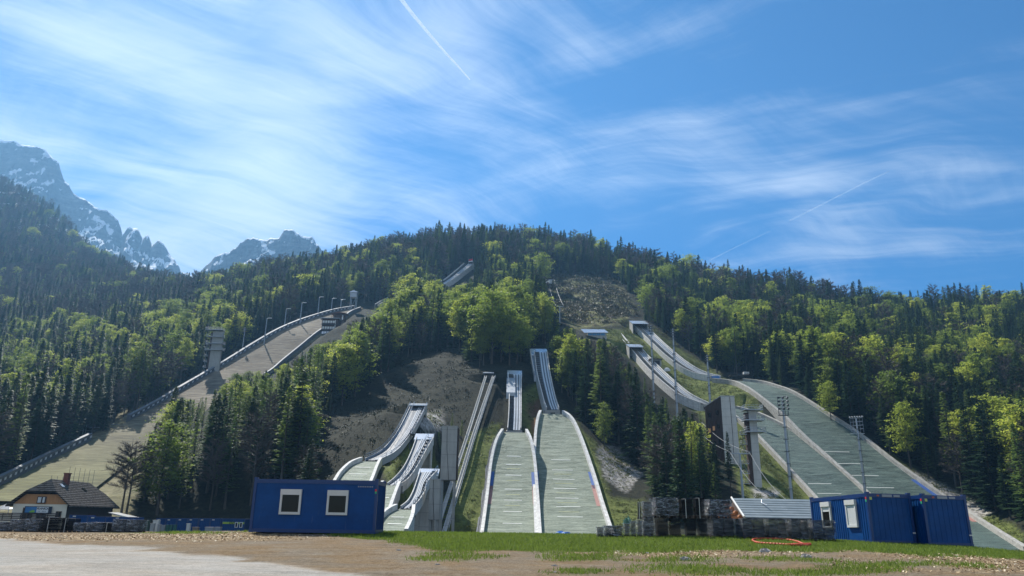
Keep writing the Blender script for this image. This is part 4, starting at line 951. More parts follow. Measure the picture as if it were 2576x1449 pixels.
up = [(1606, 1619, .84, 'bare', 'narrow black crate column at the upper left of the double stacks', -.06), (1621, 1647, .85, 'brown', 'pale wrapped upper load, second in the upper row', -.06), (1649, 1712, .92, 'film', 'widest wrapped load of the upper row', 0),
      (1715, 1750, .93, 'bare', 'left of the two strapped black loads in the upper row', 0), (1752, 1782, .93, 'bare', 'right of the two strapped black loads in the upper row', 0), (1785, 1848, .88, 'film', 'wrapped upper load beside the grey hut roof', 0)]
for x0, x1, h, k, lb, dz in up:
    t0 = ph(at(x0, 1350, 38.6).x, 38.6)+.93+dz; a = at(x0, 1350, 38.6)
    load(x0, x1, 1350, 38.6, h, lb, k, .93+dz-.0, True, 1.0, R(1.5), G1)
for x0, x1, h, k, lb in [(1866, 1930, .96, 'film', 'dark wrapped load right of the gap, in front of the grey roof'), (1932, 1987, .99, 'film', 'dark wrapped load, second of the four before the container'), (1990, 2041, .99, 'film', 'dark wrapped load, third of the four before the container'), (2044, 2107, .93, 'film', 'dark wrapped load touching the right container, below its window')]:
    load(x0, x1, 1357, 37.6, h, lb, k, 0.0, True, 1.0, R(2), G1)
G2 = 'pallet loads along the left edge of the yard'
for x0, x1, yb, h, k, lb in [(-16, 21, 1333, .60, 'film', 'wrapped load cut off by the left edge of the picture'), (22, 58, 1334, .74, 'film', 'wrapped load, second from the left edge'), (60, 97, 1334, .76, 'film', 'wrapped load left of the black strapped pair'), (100, 146, 1336, .86, 'bare', 'left one of the black strapped pair below the chalet'),
        (148, 180, 1337, .84, 'bare', 'right one of the black strapped pair below the chalet'), (182, 212, 1338, .60, 'film', 'low wrapped load right of the black pair'), (214, 257, 1339, .62, 'film', 'low wide wrapped load below the chalet roof end'),
        (259, 277, 1339, .60, 'bare', 'narrow black load between two wrapped ones on the left'), (279, 313, 1341, .80, 'film', 'bright wrapped load with loose film, left of the last'), (315, 349, 1341, .78, 'film', 'last wrapped load on the right of the left row')]:
    load(x0, x1, yb-1, 48.5, h, lb, k, 0.0, True, .9, R(-2), G2)
far_item(351, 368, 1312, 1337, 60, 'crate', 'dark green slatted crate right of the last wrapped load', 'crate', (.03, .07, .06))
# green netting, blue cover, hose, stones
def lump(name, label, cat, c, size, mm, n=9, seed=1, amp=.35):
    V = []; F = []; k = 14
    for j in range(n):
        for i in range(k):
            th = 2*math.pi*i/k; f = j/(n-1); r = math.cos(f*math.pi/2)**.6; q = 1+amp*float(fbm(np.array([i*.9+seed*13]), np.array([j*.9]))[0])*2
            V.append((size[0]/2*r*math.cos(th)*q, size[1]/2*r*math.sin(th)*q, size[2]*math.sin(f*math.pi/2)*q))
    for j in range(n-1):
        for i in range(k): F.append((j*k+i, j*k+(i+1) % k, (j+1)*k+(i+1) % k, (j+1)*k+i))
    m = MB(); m.add(V, F); o = m.build(name, mm, None, False); o.location = c; tag(o, label, cat); return o
q = at(1580, 1322, 39.1); lump('netting', 'tuft of pale green netting on top of a narrow wrapped load', 'netting', (q.x, 39.1, ph(q.x, 39)+.6), (.34, .4, .22), m_plain('green_net', (.16, .30, .22), .8, .4, 8), 7, 3, 1.4)
q = at(1415, 1347, 47.0); lump('tarpaulin', 'crumpled bright blue tarpaulin lying at the foot of the right twin jump', 'tarpaulin', (q.x, 47, at(1415, 1351, 47).z), (1.25, 1.6, .30), m_plain('blue_tarp', (.015, .12, .42), .4, .3, 6), 8, 5, .5)
M_hose = m_plain('red_hose_rubber', (.50, .07, .03), .45, .25, 5)
m = MB(); hp = []
for px, py in [(2035, 1375), (2024, 1375.5), (2010, 1374.8), (1990, 1374.5), (1970, 1373), (1945, 1371.5), (1920, 1370), (1903, 1368), (1894, 1364.5), (1893, 1361), (1900, 1359), (1920, 1358), (1950, 1358), (1980, 1360.5), (2002, 1364), (2012, 1368), (2020, 1371), (2030, 1373.5)]:
    # drop each point of the hose on the ground
    d = ray(px, py); Ys = np.linspace(18, 60, 500); k = Ys/d[1]; hz = plat(d[0]*k, Ys); j = np.argmax(hz > EYE+d[2]*k)
    hp.append(Vector((d[0]*k[j], Ys[j], hz[j]+.06)))
cc = []
for i in range(len(hp)-1):
    for f in (0, .33, .66): cc.append(hp[i].lerp(hp[i+1], f))
cc = smoothed(cc, 2); cc = [Vector((p.x, p.y, ph(p.x, p.y)+.055)) for p in cc]
m.path(cc, .048, 7); tag(m.build('hose', M_hose, None, True), 'thick red orange hose looped on the grass before the right stacks', 'hose')
m = MB(); a = cc[0]; m.tube(a+Vector((-.7, -.05, .0)), a+Vector((.1, .04, .02)), .075, .075, 8); m.tube(a+Vector((-1.0, -.25, -.01)), a+Vector((-.35, -.25, .02)), .07, .07, 8); tag(m.build('hose_coupling', M_hose), 'short red pipe end beside the hose loop', 'pipe')
def on_ground(px, py):
    d = ray(px, py); Ys = np.linspace(16, 60, 700); k = Ys/d[1]; hz = plat(d[0]*k, Ys); j = np.argmax(hz > EYE+d[2]*k); return Vector((d[0]*k[j], Ys[j], hz[j]))
M_stone = m_plain('pale_stone', (.34, .32, .29), .85, .3, 6)
for i, (px, py, s, lb) in enumerate([(1922, 1389, .34, 'dark grey stone lying below the red hose'), (1724, 1409, .26, 'flat pale stone below the long chip patch'), (2028, 1403, .30, 'flat pale stone under the right chips'), (1394, 1424, .14, 'small stone on the bare ground, middle of the yard'), (1100, 1421, .12, 'small pebble on the gravel near the road'),
        (1394+2, 1440, .1, 'pebble on the gravel by the lower edge'), (1002, 1385, .14, 'small clod above the road edge'), (1628, 1392, .12, 'white pebble left of the chip patch')]):
    q = on_ground(px, py); o = lump('stone', lb, 'stone', q-Vector((0, 0, .02)), (s*1.3, s, s*.42), M_stone, 6, i+2, .6); o['group'] = 'stones scattered on the yard'
# ------------------------------------------------------------------ grey roofed log hut behind the stacks
hA = at(1842, 1253, 54); hB = at(2060, 1259, 54); hC = at(1874, 1301, 50.5)
t = thing('log_hut', 'log hut with a pale grey sheet roof, half hidden behind the wrapped loads', 'hut', (hA.x, 54, hC.z-2.4)); t.location = (0, 0, 0)
def b_sheet(N):
    v = tcoord(N); n = noise(N, v, 1.2, 5, .7); c = ramp(N, n, [(.3, (.12, .155, .17)), (.7, (.19, .225, .24))])
    return bsdf(N, c, .6, 0, .3, n, .1, .02)
M_sheet = mat('grey_blue_sheet_roof', b_sheet)
rows = 8
for i in range(rows):
    f0, f1 = i/rows, (i+1)/rows+.012
    a0 = hA.lerp(hC, f0); a1 = hA.lerp(hC, f1); m = MB(); lift = .05
    L_ = (hB-hA).length+.8
    m.prism([a0+Vector((0, 0, 0)), a1+Vector((0, 0, .03)), a1+Vector((0, 0, -.03)), a0+Vector((0, 0, -.06))], (L_+ (a0.x*0), .0, (hB.z-hA.z)*.3))
    lobj('roof', m, M_sheet, t)
m = MB(); bz = hC.z+.02
for i in range(4):
    z = bz+i*.26; f = max(0, (z-hC.z)/(hA.z-hC.z)); 
    m.tube((hC.x-.05-(.55)*f*1.0, 51.2+f*2.6, z), (hC.x-.05-(.55)*f*1.0, 56.5-f*2, z), .14, .14, 8)
lobj('log_wall', m, m_plain('orange_logs', (.34, .13, .05), .6, .25, 3), t)
m = MB(); m.prism([hA+Vector((.15, .0, -.1)), hC+Vector((.15, .2, -.1)), Vector((hC.x+.15, 51, bz)), Vector((hC.x+.15, 57, bz))], (9, 0, 0)); lobj('wall', m, M_brown, t)
m = MB()
m.path([hA+Vector((-.06, -.02, .05)), hC+Vector((-.06, -.05, .03))], .07, 5); lobj('verge_board', m, M_frame, t)
for px, py in ((1916, 1257), (1966, 1269)):
    m = MB(); a = at(px, py, 53.2); b = at(px, py+8, 53); c = at(px+14, py+14, 51.9); m.path([a, b, c], .035, 5); lobj('snow_guard', m, M_steel, t)
# ------------------------------------------------------------------ towers, masts, chalet, huts
def stand(name, label, cat, px, py, Y, group=None):
    p = at(px, py, Y); t = thing(name, label, cat, (p.x, Y, p.z), 0, group); return t, p
def grid_rail(m, p0, p1, h=1.0, n=5):
    p0 = Vector(p0); p1 = Vector(p1)
    for k in (h, h*.5): m.tube(p0+Vector((0, 0, k)), p1+Vector((0, 0, k)), .04, .04, 4)
    for i in range(n+1): q = p0.lerp(p1, i/n); m.tube(q, q+Vector((0, 0, h)), .035, .035, 4)
# tall plain concrete tower between the small jumps
def slab_tower(name, label, px0, px1, ytop, ybot, Y, dep, dark):
    a, b = at(px0, ybot, Y), at(px1, ybot, Y); tp = at((px0+px1)/2, ytop, Y); t = thing(name, label, 'tower', (a.x, Y, a.z)); W = b.x-a.x; H = tp.z-a.z
    m = MB(); m.box((W/2, .25, H/2), (W, .5, H)); lobj('front_wall', m, M_conc, t)
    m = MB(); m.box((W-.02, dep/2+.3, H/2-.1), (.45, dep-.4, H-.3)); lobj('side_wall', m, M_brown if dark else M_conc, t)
    m = MB(); m.box((.2, dep/2+.3, H/2), (.4, dep-.4, H)); m.box((W/2, dep, H/2), (W-.9, .4, H)); lobj('rear_wall', m, M_conc, t)
    m = MB(); m.box((W/2, dep/2, H+.08), (W+.1, dep+.1, .16)); lobj('roof_slab', m, M_conc, t)
    m = MB(); m.path([(W*.33, -.03, H), (W*.36, -.03, H*.6), (W*.55, -.03, 0)], .035, 4); lobj('cable', m, M_black, t)
    m = MB()
    for x in (.3, W-.3):
        for y in (.4, dep-.3): m.box((x, y, -6), (.35, .35, 12))
    lobj('foundation_legs', m, M_conc, t)
    return t, W, H
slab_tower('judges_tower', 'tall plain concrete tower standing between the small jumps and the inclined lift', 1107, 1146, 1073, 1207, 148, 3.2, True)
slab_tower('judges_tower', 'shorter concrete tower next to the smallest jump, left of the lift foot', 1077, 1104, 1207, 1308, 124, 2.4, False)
# dark clad tower at the right
Y = 226; a, b, c = at(1813, 997, Y), at(1847, 997, Y), at(1772, 1013, Y+9); gz = at(1843, 1192, Y).z
t = thing('judges_tower', 'big judges tower with a dark boarded side and a pale concrete front', 'tower', (a.x, Y, gz)); H = a.z-gz; W = b.x-a.x; sx = c.x-a.x; sy = 9.0
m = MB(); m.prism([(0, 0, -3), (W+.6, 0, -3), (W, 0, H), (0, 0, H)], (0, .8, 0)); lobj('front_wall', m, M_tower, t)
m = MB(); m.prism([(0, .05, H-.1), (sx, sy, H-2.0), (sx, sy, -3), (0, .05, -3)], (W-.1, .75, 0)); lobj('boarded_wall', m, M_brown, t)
m = MB()
for i in range(12):
    f = (i+.5)/12; m.box((sx*f-.06, sy*f, (H-2*f)/2-1.5), (.12, .1, H+2.5-2*f), math.atan2(sy, sx))
lobj('cladding_battens', m, m_plain('dark_battens', (.035, .022, .018), .8, .2), t)
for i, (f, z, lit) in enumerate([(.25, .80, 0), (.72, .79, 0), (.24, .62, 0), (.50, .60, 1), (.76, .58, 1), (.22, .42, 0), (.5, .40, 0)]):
    m = MB(); m.box((sx*f-.12, sy*f-.05, H*z), (1.2, .14, 1.3), math.atan2(sy, sx)); lobj('window', m, m_plain('window_reflection_paint', (.42, .24, .12), .4, .1) if lit else M_glass, t)  # some panes carry a wood reflection painted as brown base colour
m = MB(); m.prism([(-.1, -.1, H), (W+.1, -.1, H), (W+.1+sx, sy, H-1.6), (sx-.1, sy, H-2.0)], (0, 0, .2)); lobj('roof', m, M_steel, t)
m = MB(); m.path([(W*.66, -.04, H), (W*.68, -.04, H*.5), (W*.62, -.04, 0)], .07, 4); lobj('cable', m, M_black, t)
# platform tower
def platform_tower(label, pxa, pxb, ytop, pxc, pxd, ybot, Y, plats, mir=1, grp=None, stairs=True, mc=None):
    a, b = at(pxa, ytop, Y), at(pxb, ytop, Y); c, d = at(pxc, ybot, Y), at(pxd, ybot, Y)
    t = thing('coach_tower', label, 'tower', (c.x, Y, c.z)); H = a.z-c.z; W = d.x-c.x; o = 0.0
    m = MB(); m.prism([(0, 0, -3), (W, 0, -3), (W, 0, H), (0, 0, H)], (0, 1.6, 0)); lobj('concrete_column', m, mc or M_tower, t)
    m = MB(); m.box((-.55*mir+(W if mir < 0 else 0), .9, H/2-1), (1.0, 1.3, H+1)); lobj('stair_shaft', m, M_brown, t)
    for y, x0, x1 in plats:
        z = at(0, y, Y).z; z = at((pxa+pxb)/2, y, Y).z-c.z; xl = at(x0, y, Y).x-c.x; xr = at(x1, y, Y).x-c.x
        m = MB(); m.box(((xl+xr)/2, .2, z), (xr-xl, 4.2, .24)); p = lobj('platform', m, M_steel, t)
        m = MB(); 
        for q0, q1 in (((xl, -1.9), (xr, -1.9)), ((xr, -1.9), (xr, 2.3)), ((xl, -1.9), (xl, 2.3)), ((xl, 2.3), (xr, 2.3))): grid_rail(m, (*q0, z+.15), (*q1, z+.15), 1.1, 6)
        lobj('railing', m, M_steel, p)
    if stairs:
        k = 6; z0 = 0
        for i in range(k):
            z = H*.06+i*H*.125; xs_ = -1.8 if mir > 0 else W+.9
            m = MB(); m.box((xs_-.2*mir, .2, z), (1.6, 1.6, .14)); grid_rail(m, (xs_-.9, -.6, z), (xs_+.6, -.6, z), .9, 3); grid_rail(m, (xs_-.9, -.6, z), (xs_-.9, 1, z), .9, 3)
            m.tube((xs_-.7, .2, z), (xs_+.5, .2, z-H*.125), .09, .09, 4); lobj('stair_landing', m, M_steel, t)
    return t
platform_tower('concrete coach tower with three steel platforms beside the dark boarded tower', 1882, 1900, 1033, 1899, 1918, 1229, 206, [(1032, 1870, 1914), (1058, 1871, 1919), (1087, 1875, 1922)])
platform_tower('concrete coach tower with railed platforms behind the fenced edge of the giant hill', 533, 557, 833, 521, 547, 945, 372, [(831, 520, 562), (848, 522, 562), (865, 520, 563), (881, 518, 562)], 1, mc=M_conc)
# brown judges building on the giant hill
Y = 424; a = at(811, 801, Y); b = at(852, 801, Y); c = at(811, 848, Y)
t = thing('judges_building', 'brown wooden judges building on stilts at the near edge of the giant hill', 'building', (a.x, Y, c.z)); W = b.x-a.x; H = a.z-c.z
m = MB(); m.box((W/2, 3, H/2-1.5), (W, 6, H+3)); lobj('wall', m, M_brown, t)
m = MB(); m.box((W/2, 2.8, H+.15), (W+1.2, 7.4, .3)); lobj('roof', m, M_steel, t)
for j, z in enumerate((.82, .50, .24)):
    for i in range(5): m = MB(); m.box((W*(.1+.155*i), -.05, H*z), (W*.12, .12, H*.13)); lobj('window', m, M_roofw if j == 2 else M_cup, t)
m = MB(); m.box((W*.82, -.08, H*.62), (.35, .1, H*.6)); lobj('white_post', m, M_white, t)
for z in (.68, .36): m = MB(); m.box((W*.45, -.6, H*z), (W*.95, 1.2, .15)); grid_rail(m, (0, -1.2, H*z), (W*.9, -1.2, H*z), .9, 8); lobj('balcony', m, M_dsteel, t)
a2 = at(836, 785, Y+16); b2 = at(872, 785, Y+16); c2 = at(836, 806, Y+16)
t = thing('start_hut', 'small wooden hut with a red brown roof above the judges building', 'hut', (a2.x, Y+16, c2.z)); W = b2.x-a2.x; H = a2.z-c2.z
m = MB(); m.box((W/2, 2, H*.3-1), (W*.8, 4, H*.62+2)); lobj('wall', m, M_brown, t)
m = MB(); m.prism([(-.5, -1, H*.82), (W/2, -1, H), (W+.5, -1, H*.82), (W/2, -1, H*.86)], (0, 6, 0)); lobj('roof', m, m_plain('red_brown_roof', (.16, .07, .05), .7, .2), t)
m = MB()
for x in (.1, W*.5, W-.1): m.tube((x, -.6, -2), (x, -.6, H*.84), .13, .13, 5)
m.tube((0, -.6, H*.45), (W, -.6, H*.45), .08, .08, 4); lobj('porch_posts', m, M_brown, t)
m = MB(); m.box((W*.75, -.1, H*.35), (.8, .1, H*.5)); lobj('white_door', m, M_white, t)
# blue fronted hut on the right hill
Y = 368; a = at(1463, 823, Y); b = at(1528, 825, Y); c = at(1482, 844, Y-1); 
t = thing('judges_hut', 'low hut with a pale sheet roof and a blue window band above the wood', 'hut', (a.x, Y, c.z)); W = b.x-a.x; H = a.z-c.z
m = MB(); m.prism([(0, 4, H), (W-1.0, 4, H), (W+.2, -1, H-2.7), (1.0, -1, H-2.9)], (0, 0, -.35)); lobj('roof', m, M_roofw, t)
m = MB(); m.box((W*.60, 1.6, H*.2-1), (W*.72, 3.6, H*.5+2)); lobj('wall', m, M_conc, t)
for i in range(4): m = MB(); m.box((W*(.32+.165*i), -.28, H*.25), (W*.15, .12, H*.36)); lobj('window', m, m_plain('sky_blue_glazing', (.08, .26, .50), .2, .15, 1), t)
# small gate frames on the giant hill, the cabin on stilts
t, p = stand('lift_cabin', 'small grey cabin on tall legs behind the giant hill', 'cabin', 886, 781, 478)
m = MB(); m.box((0, 2, 11), (4.5, 4, 3)); lobj('cabin_wall', m, M_steel, t)
m = MB(); m.prism([(-2.8, -.5, 12.6), (2.8, -.5, 12.6), (2.8, -.5, 13), (0, -.5, 14.2), (-2.8, -.5, 13)], (0, 5, 0)); lobj('roof', m, M_roofw, t)
m = MB()
for x in (-1.8, 1.8):
    for y in (.3, 3.7): m.tube((x, y, -3), (x, y, 9.6), .2, .2, 5)
m.tube((-1.8, .3, 0), (1.8, .3, 9), .1, .1, 4); lobj('cabin_legs', m, M_steel, t)
# ------------------------------------------------------------------ lamp masts
def mast(label, pxt, yt, pxb, yb, Y, r, head, grp='lamp masts among the big hills'):
    a = at(pxt, yt, Y); b = at(pxb, yb, Y); t = thing('floodlight_mast', label, 'floodlight mast', (b.x, Y, b.z), 0, grp); H = a.z-b.z
    m = MB(); k = 8
    for i in range(k): m.tube((0, 0, H*i/k-(8 if i == 0 else 0)), (0, 0, H*(i+1)/k), r*(1-.45*i/k), r*(1-.45*(i+1)/k), 8)
    lobj('pole', m, M_steel, t)
    m = MB()
    for i in range(1, int(H/3.2)): m.box((0, -.0, i*3.2), (r*2.6, r*2.6, .12))
    m.tube((r*1.3, 0, 2), (r*1.1, 0, H*.96), .05, .05, 4); lobj('ladder', m, M_dsteel, t)
    if head == 'big':
        m = MB(); w_ = 1.3
        for i in range(4): m.tube((-w_, 0, H-.3-i*1.0), (w_, 0, H+.1-i*1.0), .07, .09, 4)
        m.box((0, .2, H-5.0), (w_*2, 1.3, .12)); grid_rail(m, (-w_, -.4, H-5), (w_, -.4, H-5), 1.0, 6); 
        for x in (-w_, w_): m.tube((x, 0, H-5), (x, 0, H), .07, .07, 4)
        lobj('lamp_frame', m, M_dsteel, t)
        for i in range(4):
            for j in range(3):
                m = MB(); c = Vector((-w_+.25+j*(2*w_-.5)/2, -.25, H-.1-i*1.0)); dv = Vector(((j-1)*.15, -.45, -.3)); m.tube(c, c+dv, .18, .32, 8); lobj('floodlight', m, [M_dsteel], t)
    elif head == 'open':
        m = MB(); w_ = 1.9
        for i in range(4): m.tube((-w_, 0, H-.2-i*1.1), (w_, 0, H+.2-i*1.1), .06, .09, 4)
        for x in (-w_, -w_/2, w_/2, w_): m.tube((x, 0, H-4.2), (x, 0, H+.1), .05, .05, 4)
        m.box((0, .2, H-4.6), (w_*2, 1.2, .12)); lobj('lamp_frame', m, M_steel, t)
        for j in range(6): m = MB(); c = Vector((-w_+j*w_*.4, 0, H+.3+j*.06)); m.tube(c, c+Vector((0, -.4, -.12)), .18, .26, 6); lobj('floodlight', m, M_steel, t)
    elif head == 'arm':
        m = MB(); m.tube((0, 0, H), (1.6, -.6, H+.1), .09, .09, 4); lobj('lamp_arm', m, M_steel, t)
        m = MB(); m.box((2.0, -.7, H+.05), (1.8, .7, .35)); lobj('lamp_head', m, M_white, t)
    else:
        m = MB()
        for i in range(3): m.box((0, -.3, H-.6-i*1.0), (1.7, .35, .28)); m.tube((-1, 0, H-.3-i), (1, 0, H-.3-i), .06, .06, 4)
        lobj('lamp_head', m, M_dsteel, t)
mast('slim grey lamp mast, first from the left, before the upper inrun', 1638, 818, 1643.5, 975, 296, .38, 'small')
mast('tall grey lamp mast crossing both big inruns, right of the slim one', 1690, 827, 1703, 1035, 284, .45, 'small')
mast('lamp mast rising behind the dark boarded tower to the take off of the largest hill', 1783, 893, 1786, 1010, 296, .45, 'small')
mast('tall floodlight mast with a block of round lamps before the lower big hill', 1967, 998, 1992, 1262, 200, .42, 'big')
mast('floodlight mast with an open lamp frame between the two big slopes', 2156, 1052, 2177, 1245, 226, .40, 'open')
GH = 'lamp masts along the giant hill'
for pxt, yt, yb, Y, lb in [(666, 801, 858, 408, 'lamp mast furthest down the giant hill, left of the bend'), (755.6, 762, 812, 440, 'lamp mast behind the giant hill, second up from the lowest'), (716, 777, 826, 436, 'short lamp mast between the two lowest of the giant hill'), (800, 747.6, 795, 458, 'lamp mast behind the giant hill, left of the brown building'),
        (833.7, 751, 789, 470, 'lamp mast directly above the brown judges building'), (857, 754, 784, 478, 'highest lamp mast behind the giant hill')]:
    mast(lb, pxt, yt, pxt-1, yb, Y, .34, 'arm', GH)
mast('bare pole left of the giant hill lamp row', 611, 824, 610, 876, 404, .3, 'none', GH)
# lift pylons
def pylon(label, pxt, yt, pxb, yb, Y, arm, r=.35, grp='lift pylons'):
    a = at(pxt, yt, Y); b = at(pxb, yb, Y); t = thing('lift_pylon', label, 'pylon', (b.x, Y, b.z), 0, grp); H = a.z-b.z
    m = MB(); m.tube((0, 0, -2), (0, 0, H), r, r*.7, 8); lobj('pole', m, M_steel, t)
    m = MB(); m.box((0, 0, H), (arm*2, .3, .25)); lobj('crossarm', m, M_steel, t)
    for x in (-arm, arm): m = MB(); m.box((x, 0, H+.25), (.25, 1.8, .3)); m.tube((x, -.8, H+.1), (x, -.8, H+.6), .2, .2, 8); m.tube((x, .8, H+.1), (x, .8, H+.6), .2, .2, 8); lobj('sheave', m, M_dsteel, t)
    return Vector((b.x-arm, Y, a.z+.4)), Vector((b.x+arm, Y, a.z+.4))
p1 = pylon('chairlift pylon with a wide crossarm in front of the coach tower', 1869, 1141, 1869, 1252, 185, 2.4)
p2 = pylon('chairlift pylon at the left edge of the clearing high on the hill', 1407, 771, 1408, 812, 402, 2.2)
p3 = pylon('small chairlift pylon at the top of the clearing', 1386, 704, 1386, 722, 572, 2.6)
def cable(label, pts, r=.05, sag=1.5):
    m = MB()
    for a, b in zip(pts, pts[1:]):
        k = 10; P = [a.lerp(b, i/k)-Vector((0, 0, math.sin(math.pi*i/k)*sag)) for i in range(k+1)]; m.path(P, r, 4)
    tag(m.build('lift_cable', M_dsteel), label, 'cable')
e1 = at(1962, 1275, 120); e2 = at(2000, 1275, 120); u1 = at(1740, 1062, 250)
cable('left lift cable running from the wood down past the coach tower', [u1, p1[0], e1], .05); cable('right lift cable running from the wood down past the coach tower', [at(1765, 1062, 250), p1[1], e2], .05)
cable('left lift cable over the clearing high on the hill', [p3[0], p2[0]], .11, 2); cable('right lift cable over the clearing high on the hill', [p3[1], p2[1]], .11, 2)
t, p = stand('lift_station', 'small white lift hut at the top of the clearing', 'hut', 1381, 716, 582)
m = MB(); m.box((0, 3, 2.2), (5, 4, 4.4)); lobj('wall', m, M_white, t); m = MB(); m.box((0, 3, 4.6), (6, 5, .3)); lobj('roof', m, M_steel, t); m = MB(); m.box((-1, .9, 1.4), (1.2, .2, 2.4)); lobj('door', m, M_dsteel, t)
# gate on the right knoll: steel viewing platform
t, p = stand('viewing_platform', 'dark steel viewing platform behind the top of the largest slope', 'platform', 1868, 952, 345)
m = MB(); m.box((0, 2, 1.6), (11, 3.5, .25)); grid_rail(m, (-5.5, .3, 1.7), (5.5, .3, 1.7), 1.1, 8); lobj('deck', m, M_dsteel, t)
m = MB()
for x in (-5, -1.5, 2, 5): m.tube((x, .5, -4), (x, .5, 1.6), .12, .12, 4); m.tube((x, 3.5, -4), (x, 3.5, 1.6), .12, .12, 4)
lobj('deck_legs', m, M_dsteel, t)
m = MB(); m.box((2.6, 2.4, 3.0), (2.6, 1.6, 1.1)); lobj('white_booth', m, M_white, t)
t, p = stand('viewing_platform', 'pale scaffold platform on the meadow behind the giant hill fence', 'platform', 232, 1098, 300)
for x in (-7, 0, 7):
    m = MB()
    for dx in (-3, 3): m.tube((x+dx, 0, -2), (x+dx, 0, 5), .12, .12, 4)
    for z in (2.2, 3.6, 4.9): m.tube((x-3, 0, z), (x+3, 0, z), .09, .09, 4)
    lobj('scaffold_frame', m, M_steel, t)
t, p = stand('start_shed', 'small open concrete shed on the grass between the big inruns', 'shed', 1651, 918, 342)
m = MB(); m.box((0, 2, 1.2), (5, 3, 3)); lobj('wall', m, M_conc, t); m = MB(); m.box((0, 1.8, 2.9), (6, 4, .3)); lobj('roof', m, M_brown, t); m = MB(); m.box((.3, .45, 1.2), (3, .2, 2)); lobj('door_opening', m, M_black, t)
lump('rock', 'white round rock on the grass between the big inruns', 'rock', at(1678, 934, 338), (3, 2, 1.6), M_white, 7, 5, .3)
# ------------------------------------------------------------------ chalet
def b_shing(N):
    v = tcoord(N, 'Generated'); vo = tcoord(N); z = N('ShaderNodeSeparateXYZ', {0: vo}).outputs[2]
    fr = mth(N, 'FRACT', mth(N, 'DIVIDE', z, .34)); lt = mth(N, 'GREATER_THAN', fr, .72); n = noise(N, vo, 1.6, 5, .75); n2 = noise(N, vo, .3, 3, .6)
    c = ramp(N, n, [(.35, (.035, .028, .022)), (.65, (.10, .08, .062))]); lit = ramp(N, n, [(.36, (.12, .10, .085)), (.56, (.36, .32, .27))])  # lit edges of the shingle rows are painted as paler bands
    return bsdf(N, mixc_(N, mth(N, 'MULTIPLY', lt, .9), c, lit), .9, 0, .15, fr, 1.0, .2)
M_shing = mat('wooden_shingle_roof', b_shing)
M_wood = m_plain('warm_brown_boards', (.52, .25, .10), .7, .25, 2, stretch=(2.5, 2.5, .25)); M_plaster = m_plain('cream_plaster', (.85, .76, .60), .85, .06, .6)
ap = at(115, 1203, 140); rd_ = at(236, 1218, 161); ax = (rd_-ap); ang = math.atan2(ax.y, ax.x)-math.pi/2; Ln = math.hypot(ax.x, ax.y)
ev = at(153, 1272, 139.5); FL = -2.8
t = thing('chalet', 'alpine chalet with a shingle half hipped roof, cream ground floor and a banner', 'house', (ap.x, 140, FL), ang)
RZ = ap.z-FL; EZ = ev.z-FL; HW = 4.6; ov = .9
m = MB()
hipd, hipz = 2.6, 1.9+0.3; s = (RZ-EZ)/(HW+ov)
hx = hipz/s
for sg in (-1, 1):
    pts = [(0, hipd-.4, RZ), (sg*hx, -ov+.1, RZ-hipz), (sg*(HW+ov), -ov, EZ), (sg*(HW+ov), Ln+1.2, EZ), (sg*hx, Ln+.6, RZ-hipz), (0, Ln-2.2, RZ)]
    if sg > 0: pts = pts[::-1]
    m.prism(pts, (0, 0, -.28))
m.prism([(0, hipd-.4, RZ), (-hx, -ov+.1, RZ-hipz), (hx, -ov+.1, RZ-hipz)], (0, 0, -.26)); m.prism([(0, Ln-2.2, RZ), (hx, Ln+.6, RZ-hipz), (-hx, Ln+.6, RZ-hipz)], (0, 0, -.26))
roof = lobj('roof', m, M_shing, t)
fz = EZ+s*ov-.55
m = MB(); m.box((0, Ln/2, fz/2-.0), (HW*2, Ln, fz)); wl = lobj('wall', m, M_plaster, t)
zz = RZ-hipz-.62; gx_ = hx+.15
m = MB(); m.prism([(-HW, -.06, fz), (HW, -.06, fz), (gx_, -.06, zz), (-gx_, -.06, zz)], (0, Ln*.98, 0)); lobj('gable_boards', m, M_wood, t)
m = MB(); m.box((HW+.04, Ln*.5, fz-1.2), (.1, Ln*.99, 2.4)); lobj('side_boards', m, M_brown, t)
m = MB(); m.box((.6, 7.0, RZ-.1), (.9, .9, 2.6)); m.box((.6, 7.0, RZ+1.25), (1.1, 1.1, .15)); 
ch = m.build('chimney', m_plain('red_brick_chimney', (.20, .07, .05), .85, .3, 5)); ch.parent = roof
for y, x in ((3.8, 1.4), (12.5, 1.9)):
    m = MB(); m.box((0, 0, 0), (.9, 1.1, .1), 0, 0, Matrix.Rotation(math.atan(s), 3, 'Y')); sk = m.build('skylight', M_roofw if y < 5 else M_glass); sk.parent = roof; sk.location = (x, y, RZ-x*s+.12)
for i in range(9):
    m = MB(); y = 1.5+i*(Ln-3)/8; m.tube((.3, y, RZ-.5), (.3, y, RZ+2.6 if i > 2 else RZ+.6), .04, .03, 4); sk = m.build('lightning_rod', M_dsteel); sk.parent = roof
def chw(x, z, w_, h, sh=False):
    m = MB(); m.box((x, -.10, z), (w_, .16, h)); f = lobj('window', m, m_plain('brown_window_frame', (.13, .07, .04), .6, .2), t)
    m = MB(); m.box((x-w_*.24, -.2, z), (w_*.36, .06, h*.8)); m.box((x+w_*.24, -.2, z), (w_*.36, .06, h*.8)); lobj('pane', m, M_glass, f)
chw(-1.9, fz-1.7, 1.7, 2.1); chw(.5, fz-1.7, 1.7, 2.1); chw(3.4, fz-1.75, .95, 1.1)
m = MB(); m.box((.1, -.14, zz-1.0), (1.5, .2, 1.2)); f = lobj('window', m, M_brown, t)
m = MB(); m.box((-.22, -.26, zz-1.0), (.55, .06, .95)); m.box((.5, -.26, zz-1.0), (.35, .06, .95)); lobj('pane', m, M_cup, f)
